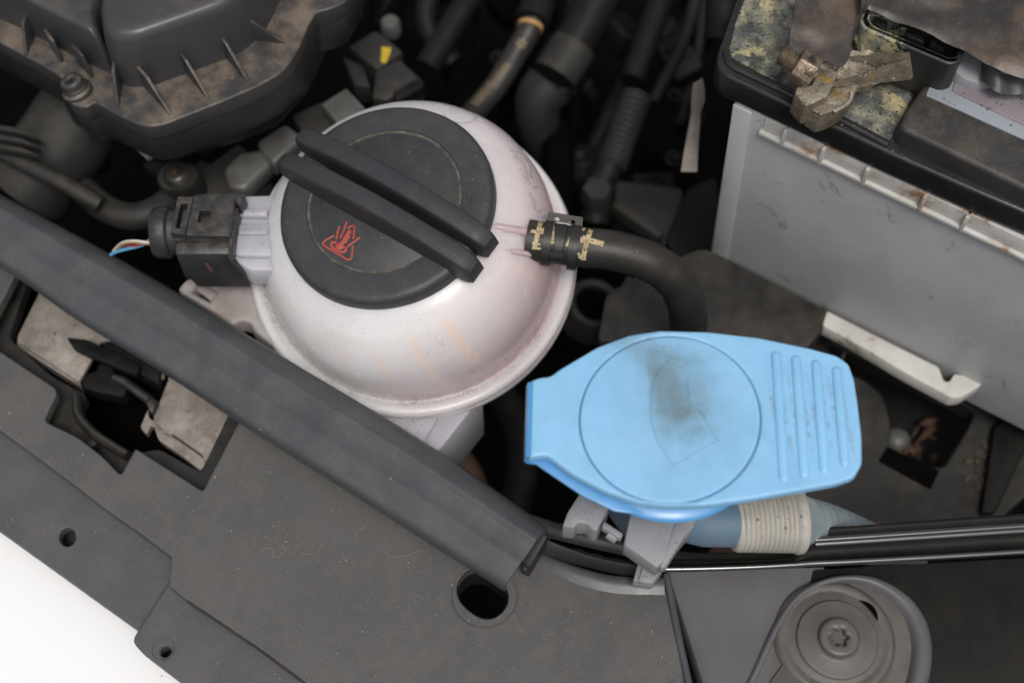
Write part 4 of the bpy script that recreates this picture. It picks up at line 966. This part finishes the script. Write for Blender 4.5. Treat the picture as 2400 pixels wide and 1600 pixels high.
one(g, 'dark_casting', MDG, 'dark casting between the pale block and pale plate', 'casting')
c1 = thing('marked_connector', 'black connector block with yellow paint dab above the tank', 'connector', w(890, 130, -90))
g = G(); g.slab(wl_([(815, 110), (880, 70), (945, 120), (885, 165)], -70), 22, 1.5); g.slab(wl_([(800, 130), (850, 150), (870, 205), (830, 200)], -74), 14, 1.5); bl1 = part(g, 'block', MDG, c1)
g = G(); ribbon(g, [(905, 112), (904, 125), (898, 148)], lambda u: 24 - 10 * u, bvh_of(bl1), .3, step=3); part(g, 'paint_dab', YEL, c1)
c2 = thing('pipe_connector', 'dusty dark connector behind the tank, below the yellow marked one', 'connector', w(930, 190, -90))
g = G(); g.slab(wl_([(880, 165), (935, 135), (995, 190), (905, 235), (870, 230)], -66), 20, 2); part(g, 'block', MDG, c2)
g = G(); g.slab(wl_([(920, 215), (978, 182), (995, 200), (930, 238)], -64), 6, .8); part(g, 'rail', DKG, c2)
g = G(); g.lathe([(0, 3), (4, 3), (5, 1.5), (5, -6), (0, -6)], frame(w(915, 58, -85), V((0, 0, 1))), 24)
one(g, 'pale_bolt', ALU, 'blurred pale bolt above the yellow paint dab', 'bolt')
mh = thing('marked_hose', 'black hose with cream printing behind the tank', 'hose', w(1180, 170, -110))
mp_ = cr([w(1275, -30, -62), w(1245, 60, -66), (w(1212, 120, -72)), w(1160, 205, -80), w(1085, 290, -95)], 8)
g = G(); g.tube(mp_, 5.9, 26); mt_ = part(g, 'rubber_tube', RUB, mh, ang=60); mb = bvh_of(mt_)
g = G(); 
rr_ = random.Random(3)
for k in range(15):
    u = k / 14; cx, cy = 1190 - 76 * u, 152 + 90 * u; ww = rr_.uniform(7, 13)
    ribbon(g, [(cx - ww * .8, cy - ww * .3), (cx + ww * .8, cy + ww * .35)], 3.2, mb, .15, step=2)
for k in range(6):
    a = k * math.pi / 3; ribbon(g, [(1222 + 5 * math.cos(a), 102 + 5 * math.sin(a)), (1222 + 14 * math.cos(a), 102 + 13 * math.sin(a))], 4, mb, .15, step=2)
part(g, 'printed_mark', mat('faded_print', (.34, .27, .15), .7, (.2, .15, .08), 900), mt_)
g = G(); g.tube([w(1262, 5, -64), w(1246, 52, -65)], 8.5, 28); part(g, 'collar', DKG, mh)
g = G(); g.tube([w(1244, 58, -65.5), w(1241, 68, -66)], 6.4, 26); part(g, 'orange_ring', ORG, mh)
ep = thing('elbow_pipe', 'blurred dark elbow pipe with thick collars behind the tank', 'pipe', w(1300, 180, -140))
g = G(); g.tube(cr([w(1440, -80, -90), w(1390, 20, -100), w(1335, 120, -110)], 6), 11, 30); part(g, 'upper_tube', DKG, ep)
g = G(); g.tube([w(1345, 108, -108), w(1300, 180, -114)], 12.5, 30); part(g, 'collar', MDG, ep)
g = G(); g.tube(cr([w(1290, 195, -114), w(1262, 235, -120), w(1262, 290, -135), w(1275, 345, -160)], 6), lambda i, u: 13.5 - 3.5 * u, 30); part(g, 'elbow', MDG, ep)
g = G(); g.tube(cr([w(1302, 300, -140), w(1312, 420, -140), (w(1300, 560, -150))], 5), 8, 20); part(g, 'lower_tube', BLKD, ep)
cg = thing('corrugated_conduit', 'ribbed black conduit standing between tank and battery', 'conduit', w(1440, 380, -150))
cpth = [w(1492 - 60 * i / 71, 225 + 165 * i / 71, -118 - 8 * i / 71) for i in [k * 71 / 167 for k in range(168)]]
g = G(); g.tube(cpth, lambda i, u: 7.3 + 1.1 * math.sin(i * 2 * math.pi / 13.0), 26); part(g, 'ribbed_tube', mat('conduit_black', (.04, .042, .045), .5, spec=.4), cg, ang=80)
g = G(); g.tube(cr([w(1432, 385, -124), w(1405, 440, -130), w(1395, 520, -140)], 5), 7.4, 22); part(g, 'boot', DKG, cg)
g = G(); g.lathe([(0, 0), (7, 0), (8, -2), (8, -12)], frame(w(1400, 440, -118), V((0, 0, 1))), 6); part(g, 'fitting', MDG, cg)
for (pts, r_, lab) in (([(1560, -40, -110), (1520, 80, -115), (1480, 190, -120)], 7, 'dark tube left of the battery corner running up out of view'), ([(1640, -40, -100), (1600, 100, -110), (1530, 240, -120)], 3.6, 'thin dark tube nearest the battery corner'), ([(1690, -60, -20), (1695, 20, -22), (1690, 90, -30)], 8, 'thick black tube touching the top left of the battery lid'), ([(1120, -40, -120), (1060, 60, -125), (1000, 160, -130)], 7, 'blurred dark tube above the tank left of the printed hose'), ([(1010, -40, -120), (1000, 60, -130), (1060, 150, -140)], 6, 'deep dark tube near the top edge above the tank')):
    g = G(); g.tube(cr([w(*p) for p in pts], 7), r_, 22); one(g, 'engine_tube', DKG, lab, 'tube', 60)
g = G(); P = []
edge = [(1647, 183, 1625, 196), (1652, 215, 1622, 212), (1652, 235, 1620, 240), (1642, 265, 1620, 265), (1640, 300, 1614, 300), (1636, 350, 1604, 350), (1634, 403, 1596, 402)]
P = [[w(a, b, -38 - i * 1.5), w((a + c) / 2, (b + d) / 2, -37.2 - i * 1.5), w(c, d, -38 - i * 1.5)] for i, (a, b, c, d) in enumerate(edge)]
g.grid(P, .5); one(g, 'cable_tag', PAPER, 'pale curled tag strip hanging left of the battery', 'tag', 60)
g = G(); g.slab(wl_([(1440, 420), (1600, 440), (1600, 600), (1440, 500)], -150), 20, 2)
g.slab(wl_([(1430, 480), (1450, 470), (1560, 540), (1545, 556)], -140), 12, 1)
one(g, 'gearbox_bracket', MDG, 'dark boxy bracket between the thick hose and the conduit', 'bracket')
g = G(); g.slab(wl_([(1610, 440), (1680, 410), (1700, 610), (1600, 660), (1560, 560)], -145), 20, 2)
one(g, 'side_plate', DKG, 'dark plate against the left side of the battery case', 'plate')
# battery tray shelf and its arm
ZSH = ZC - HB0
g = G(); g.slab(rnd(wl_([(1420, 690), (1500, 640), (1640, 582), (1672, 588), (1800, 655), (1952, 733), (1925, 775), (1880, 830), (1700, 800), (1400, 800)], ZSH), 3), 10, 1.5)
one(g, 'battery_shelf', MDG, 'dusty dark grey shelf behind the blue lid at the foot of the battery', 'shelf')
rg = thing('open_pipe_ring', 'blurred dark open pipe mouth between the tank and the thick hose', 'pipe mouth', w(1405, 715, -150))
g = G(); g.lathe([(9.5, -10), (10, 0), (11.5, 1), (13.5, .5), (14.5, -2), (14.8, -16)], frame(w(1395, 710, -140), V((.2, 0, 1))), 40); part(g, 'rim', MDG, rg)
g = G(); g.lathe([(0, 0), (9.8, 0)], frame(w(1395, 710, -144), V((.2, 0, 1))), 30); part(g, 'dark_bore', BLKD, rg)
g = G(); g.slab(wl_([(1470, 640), (1560, 700), (1560, 790), (1410, 800), (1440, 700)], -118), 10, 2)
one(g, 'grey_bracket', MDG, 'dim grey bracket under the bend of the thick hose', 'bracket')
g = G(); g.lathe([(0, 5), (4, 5), (5.5, 4), (8.5, 2), (9.5, 0), (9.5, -4)], frame(w(1512, 772, -112), V((0, 0, 1))), 36)
one(g, 'bracket_bolt', ALU, 'rust edged round bolt head just above the blue lid', 'bolt')
# battery tray to the lower right
ZY = -132
g = G(); hole = [(1935, 800), (2090, 870), (2262, 950), (2285, 965), (2270, 1000), (2212, 1094), (2180, 1092), (2100, 1056), (2085, 1040), (2088, 985), (2070, 925), (2030, 890), (1980, 870)]
slot = [(2079, 1046), (2202, 1103), (2181, 1146), (2059, 1080)]
g.plate([w(*p, ZY).xy.to_3d() for p in [(1750, 760), (1935, 760), (2330, 940), (2600, 760), (2700, 900), (2360, 1200), (2300, 1280), (1900, 1240), (1750, 1100)]], [rnd([w(*p, ZY).xy.to_3d() for p in hole], 3)], ZY, 10, 1.5)
tr = part(g, 'battery_tray', MDG, wn=True, label='dusty dark battery tray right of the blue lid with an open corner', cat='tray')
g = G(); g.slab([w(*p, ZY + .6) for p in slot], .8, .1); part(g, 'dark_slot', BLKD, tr)
g = G(); g.slab(wl_([(2330, 1000), (2420, 920), (2430, 1000), (2335, 1200), (2300, 1200)], ZY + 6), 10, 2); part(g, 'side_rail', DKG, tr)
g = G(); g.slab(wl_([(1900, 760), (2400, 960), (2300, 1200), (1950, 1100)], -175), 6, 1)
one(g, 'lower_tray', DKG, 'dark floor seen down through the open corner of the battery tray', 'tray')
rl = random.Random(5)
g = G()
for k in range(26):
    a, b = rl.uniform(2090, 2190), rl.uniform(985, 1075); q = w(a, b, -168 + rl.uniform(-2, 4)); d = V((rl.uniform(-1, 1), rl.uniform(-1, 1), rl.uniform(-.4, .4))).normalized() * rl.uniform(2, 6); n = V((-d.y, d.x, rl.uniform(-1, 1))).normalized() * rl.uniform(.8, 2)
    t = bmesh.new(); vs = [t.verts.new(p) for p in (q - d, q - n, q + d, q + n)]; t.faces.new(vs); g.add(t)
one(g, 'leaf_litter', LEAF, None, None, kind='stuff')
g = G()
for k in range(46):
    a, b = rl.gauss(2315, 22), rl.gauss(1110, 40); q = w(a, b, ZY + 1.0 + rl.uniform(0, 1.5)); d = V((rl.uniform(-1, 1), rl.uniform(-1, 1), rl.uniform(-.2, .2))).normalized() * rl.uniform(1, 3.4); n = V((-d.y, d.x, rl.uniform(-.6, .6))).normalized() * rl.uniform(.5, 1.3)
    t = bmesh.new(); vs = [t.verts.new(p) for p in (q - d, q - n, q + d, q + n)]; t.faces.new(vs); g.add(t)
one(g, 'dry_debris', mat('dry_debris', (.05, .036, .026), .8, (.08, .05, .03), 200), None, None, kind='stuff')
g = G(); g.lathe([(0, 3), (3, 3), (5, 1.5), (6, 0)], frame(w(2104, 1028, -150), V((0, 0, 1))), 18); one(g, 'tray_bolt', ALU, 'pale weathered bolt at the edge of the tray opening', 'bolt')
g = G(); g.slab(wl_([(1965, 845), (1985, 805), (1992, 808), (1975, 850)], -110), 3, .5); one(g, 'tray_wire_clip', MDG, 'thin grey clip right above the far corner of the blue lid', 'clip')
# orange brown strap seen under the tank
g = G(); g.tube(cr([w(1020, 1000, -150), w(1065, 1050, -155), w(1110, 1110, -160), w(1130, 1180, -165)], 6), 5, 14, flat=.5); one(g, 'copper_pipe', mat('rusty_pipe', (.09, .045, .02), .6), 'rust brown pipe deep beside the foot of the tank', 'pipe', 60)
g = G(); g.tube(cr([w(1160, 900, -150), w(1215, 1000, -150), w(1225, 1100, -150), w(1200, 1200, -150)], 6), lambda i, u: 8 + .5 * math.sin(i * 2.4), 20); one(g, 'radiator_hose', DKG, 'dim black hose in the gap between the tank and the blue lid', 'hose', 60)
g = G(); g.slab(wl_([(1680, 1260), (1760, 1275), (1740, 1330), (1640, 1320)], -110), 8, 2); one(g, 'rust_bracket', LEAF, 'rust brown bracket under the filler side pipe', 'bracket')
# ============================================================ CABLE, RAIL, CORNER
g = G(); g.tube(cr([w(1200, 1210, -50), w(1292, 1240, -46), w(1380, 1262, -44), w(1460, 1280, -44), w(1545, 1303, -44), w(1640, 1314, -46), w(1800, 1312, -50), w(2000, 1300, -56)], 8), 3.3, 20)
one(g, 'release_cable', RUB, 'black sleeved cable crossing below the blue lid', 'cable', 60)
g = G(); P = []
for i in range(20):
    u = i / 19; a = w(1275 + 215 * u, 1262 + 60 * u + 10 * math.sin(3 * u), -56); b = w(1268 + 225 * u, 1304 + 52 * u, -63)
    P.append([a.lerp(b, v / 5) + V((0, 0, 1.6 * math.sin(math.pi * v / 5) + .5 * noise.noise(V((i * .5, v, 0))))) for v in range(6)])
g.grid(P, 3); one(g, 'foam_seal', MDG, 'grimy foam seal between the sleeved cable and the panel rim', 'seal', 60)
rail = thing('wing_rail', 'glossy black painted rail running to the right edge above the bolted corner', 'rail', w(2100, 1270, -60))
RAILX = [(1545, 1306, 1331), (1620, 1309, 1330), (1700, 1309, 1328), (1780, 1306, 1325), (1850, 1300, 1321), (1880, 1262, 1319), (1910, 1236, 1317), (2000, 1229, 1313), (2200, 1214, 1302), (2400, 1200, 1290), (2700, 1180, 1272)]
g = G(); P = []
for px, y0, y1 in RAILX:
    row = []
    for v, h in ((-.01, -7), (0, -2), (.03, 0), (.10, .4), (.17, 0), (.22, -1.2), (.28, -1.2), (.33, -.2), (.39, .9), (.45, 1.2), (.51, .7), (.56, -.4), (.62, -1.8), (.72, -2.2), (.84, -2.0), (.90, -1.0), (.94, -.4), (.97, -1), (1.0, -2.2), (1.004, -4.5)):
        a, b = w(px, y0, -28), w(px, y1, -28); q = a.lerp(b, v); row.append(V((q.x, q.y, -28 + h)))
    P.append(row)
g.grid([list(r) for r in zip(*[cr([P[i][j] for i in range(len(P))], 5) for j in range(len(P[0]))])], .8); part(g, 'profile', DUSTK, rail, ang=75)
def rl_(v): return cr([w(px, y0 + (y1 - y0) * v, -26.5) for px, y0, y1 in RAILX[6:]], 6)
g = G(); g.tube(rl_(.36), 1.25, 24); part(g, 'bead', GLOSS, rail)
g = G(); g.tube(rl_(.47), 1.35, 24); part(g, 'bead', GLOSS, rail)
g = G(); g.tube(cr([w(px, y1 + 2, -28.5) for px, y0, y1 in RAILX], 5), 1.15, 16); part(g, 'edge_bead', GLOSS, rail)
corner = thing('corner_bracket', 'smooth grey corner bracket at the bottom right with its folded left edge', 'bracket', w(1700, 1450, -75))
ZG = -66
g = G(); P = []
for i in range(15):
    u = i / 14
    l = w(1564 + 105 * u, 1340 + 330 * u, ZG + 2); r = w(1935 - 120 * u, 1324 + 380 * u, ZG - 4)
    row = [l + V((-.6, 0, -8)), l + V((-.4, 0, -1)), l + V((.3, 0, .3))]
    for v in (.04, .1, .18, .3, .45, .6, .75, .88, 1.0):
        q = l.lerp(r, v); q.z += -1.4 * math.sin(min(1, v * 2.5) * math.pi / 2) - 3.5 * max(0, v - .5) ** 1.5; row.append(q)
    P.append(row)
g.grid(P, 1.5); part(g, 'sheet', FEND, corner, ang=60)
g = G(); g.slab([w(*p, ZG - 6) for p in [(1700, 1345), (2700, 1290), (2700, 1800), (1640, 1800)]], 6, .5)
one(g, 'lamp_housing', DUSTK, 'flat black housing surface filling the bottom right corner', 'housing')
# boss + big bolt
bs = thing('bolted_boss', 'large round dished boss with rim and centre bolt at the bottom right', 'boss', w(1960, 1500, ZG - 6))
BC = w(1955, 1497, ZG - 4); BFm = frame(BC, V((0, 0, 1)))
g = G()
outl = [(24.6, -3), (24.4, -1.4), (24.2, -.8), (23.3, .5), (22.3, 1.7), (20.8, 2.0), (19.4, 1.3), (18.4, 1.3), (17, 1.9), (0, 1.9)]
g.lathe(outl, BFm, 96)
part(g, 'dish', BOSSM, bs, ang=70)
g = G(); rimp = cr([w(*p, ZG - 3) for p in [(1640, 1790), (1700, 1700), (1764, 1590), (1826, 1460), (1880, 1392), (1960, 1358), (2050, 1366), (2125, 1418), (2158, 1500), (2146, 1600), (2100, 1690), (2030, 1790)]], 8)
P = []
for i, p in enumerate(rimp):
    d = (rimp[min(i + 1, len(rimp) - 1)] - rimp[max(i - 1, 0)]).normalized(); n = V((-d.y, d.x, 0))      # outward (left of travel)
    wdt = .55 + .75 * max(0, min(1, (i - 42) / 18))
    P.append([p + n * (-3.2 * wdt) + V((0, 0, -3)), p + n * (-2.0 * wdt) + V((0, 0, .4)), p + n * (-1.2 * wdt) + V((0, 0, 1.7)), p + V((0, 0, 2.1)), p + n * 1.3 * wdt + V((0, 0, 1.7)), p + n * 2.6 * wdt + V((0, 0, .6)), p + n * 3.6 * wdt + V((0, 0, -1.8)), p + n * 4.2 * wdt + V((0, 0, -5))])
g.grid(P); part(g, 'rim', FEND, bs, ang=80)
g = G(); g.slab([V((p.x, p.y, ZG - 4.5)) for p in rimp[::2]], 1.2, 0); part(g, 'dish_floor', BOSSM, bs)
g = G(); P = []
ww = [((1850, 1560), (1745, 1690)), ((1905, 1600), (1830, 1740)), ((1960, 1630), (1940, 1760))]
g.slab(rnd(wl_([(1842, 1545), (1900, 1600), (1960, 1622), (1960, 1800), (1690, 1800), (1740, 1690)], ZG - 3.2), 3), 4, 1.6, 3)
part(g, 'web', BOSSM, bs)
g = G(); g.lathe([(0, 0), (15.6, 0), (15.9, .8), (15.4, 1.5), (14.6, 1.7), (9.2, 2.2), (8.6, 2.4), (8.4, 2.2), (0, 2.2)], frame(BC + V((.5, -1, 2)), V((0, 0, 1))), 72)
part(g, 'washer', BOSSM, bs)
star = []
for k in range(48):
    a = 2 * math.pi * k / 48; star.append(((3.1 + .55 * math.cos(6 * a)) * math.cos(a), (3.1 + .55 * math.cos(6 * a)) * math.sin(a)))
HF = frame(BC + V((.6, -1, 3.8)), V((0, 0, 1)))
g = G(); g.plate([(7.8 * math.cos(2 * math.pi * k / 48), 7.8 * math.sin(2 * math.pi * k / 48)) for k in range(48)], [star], 3.4, 3.2, 1.5, M=HF)
part(g, 'bolt_head', BOSSM, bs, wn=True)
g = G(); g.lathe([(0, .3), (5, .3)], HF, 20); part(g, 'socket_floor', MDG, bs)
sp_ = w(2038, 1450, ZG - 4)
g = G(); P = []
for i in range(9):
    a = math.radians(20 + i * 4.2); P.append([BC + V((18.2 * math.cos(a), 18.2 * math.sin(a), 3.05)), BC + V(((18.3 + 2.0 * math.sin(math.pi * i / 8)) * math.cos(a), (18.3 + 2.0 * math.sin(math.pi * i / 8)) * math.sin(a), 3.15))])
g.grid(P); part(g, 'slot', BLKD, bs)

# a few dried threads and flecks lying on the panel
g = G()
for pts in ([(612, 1290), (632, 1282), (641, 1295), (638, 1305), (655, 1302), (668, 1288), (660, 1275)], [(905, 1287), (908, 1300), (925, 1305), (950, 1302), (985, 1290)], [(833, 1268), (838, 1245), (858, 1233)], [(706, 1294), (716, 1298), (728, 1297)], [(1202, 1434), (1212, 1462), (1228, 1480)]):
    g.tube(cr([w(a, b, ZP + .12) for a, b in pts], 5), .09, 6)
rq = random.Random(11)
for k in range(60):
    a, b = rq.uniform(330, 1500), rq.uniform(1180, 1590)
    if b < 1180 + (a - 560) * .55: continue
    r_ = rq.uniform(.12, .30); q = w(a, b, ZP + .1); g.lathe([(0, r_ * .7), (r_, r_ * .3), (r_, -.1)], Matrix.Translation(q), 6)
lbv = bvh_of(ledge_o)
for k in range(150):
    if k < 85: a, b = rq.gauss(385, 42), rq.gauss(700, 26)
    else: u_ = rq.random(); a = 120 + 1050 * u_; b = 560 + 680 * u_ + rq.uniform(-40, 40)
    h = lbv.ray_cast(CAM, ray(a, b).normalized())
    if h[0] is None: continue
    r_ = rq.uniform(.06, .15); g.lathe([(0, r_ * .9), (r_, r_ * .3), (r_, -.1)], Matrix.Translation(h[0]), 5)
one(g, 'lint', mat('dry_lint', (.26, .235, .19), .9), None, None, kind='stuff')
# ============================================================ ENGINE behind the tank
eng = thing('engine', 'dark oily engine with pipes, looms and brackets seen deep behind the tank', 'engine', w(1250, 250, -250))
rg_ = random.Random(21)
def away(): return V((rg_.uniform(-1, 1), rg_.uniform(-1, 1), rg_.uniform(-.3, .3))).normalized()
for k in range(16):
    a, b = rg_.uniform(760, 1660), rg_.uniform(-40, 300); z = rg_.uniform(-215, -150); c = w(a, b, z); sz = rg_.uniform(10, 22)
    M2 = frame(c, V((rg_.uniform(-.5, .5), rg_.uniform(-.5, .5), 1)), away())
    g = G(); g.box((0, 0, 0), (sz * rg_.uniform(.8, 1.8), sz * rg_.uniform(.6, 1.1), 14), M2, 1.5)
    for q in (-.4, 0, .4): g.box((sz * q, 0, 8), (1.6, sz * .6, 5), M2, .4)
    part(g, 'casting', rg_.choice([DKG, DKG, BLKD]), eng)
for k in range(14):
    a, b = rg_.uniform(780, 1660), rg_.uniform(-60, 120); z = rg_.uniform(-190, -125); dx = rg_.uniform(-120, 30); r_ = rg_.uniform(1.6, 5)
    g = G(); g.tube(cr([w(a - dx * .6, b - 120, z), w(a, b, z + rg_.uniform(-5, 8)), w(a + dx, b + 160, z - 5), w(a + dx * 1.3 + rg_.uniform(-60, 60), b + 320, z - 25)], 7), (lambda i, u, r_=r_: r_ * (1 + .06 * math.sin(i * 2.5))), 16)
    part(g, 'pipe', rg_.choice([DKG, DKG, BLKD]), eng)
for k in range(12):
    a, b = rg_.uniform(820, 1640), rg_.uniform(0, 420); c = w(a, b, rg_.uniform(-150, -120)); M2 = frame(c, V((rg_.uniform(-.4, .4), rg_.uniform(-.4, .2), 1)))
    g = G(); g.lathe([(0, 4), (2.2, 4), (2.6, 3.5)], M2, 6); g.lathe([(2.6, 3.5), (3.0, 1.2), (4.6, 1), (4.8, 0), (4.8, -6)], M2, 24); part(g, 'bolt', rg_.choice([MDG, STEEL, DKG]), eng)
for k in range(9):
    a, b = rg_.uniform(1320, 1640), rg_.uniform(380, 760); z = rg_.uniform(-200, -165); c = w(a, b, z); sz = rg_.uniform(10, 20); M2 = frame(c, V((rg_.uniform(-.4, .4), rg_.uniform(-.4, .4), 1)), away())
    g = G(); g.box((0, 0, 0), (sz * 1.5, sz, 10), M2, 1.5); g.lathe([(sz * .2, 5), (sz * .3, 7), (sz * .38, 6), (sz * .4, 4)], M2, 24); part(g, 'bracket', rg_.choice([BLKD, DKG]), eng)
for k in range(7):
    a, b = rg_.uniform(0, 520), rg_.uniform(330, 470); z = rg_.uniform(-150, -110); c = w(a, b, z); M2 = frame(c, V((rg_.uniform(-.4, .4), rg_.uniform(-.4, .4), 1)), away())
    g = G(); g.box((0, 0, 0), (rg_.uniform(14, 30), 9, 10), M2, 1.5); part(g, 'bracket', DKG, eng)
g = G(); g.tube(cr([w(700, 380, -90), w(740, 345, -84), w(800, 330, -84), w(860, 300, -88)], 6), 2.6, 14); part(g, 'loom', DKG, eng)
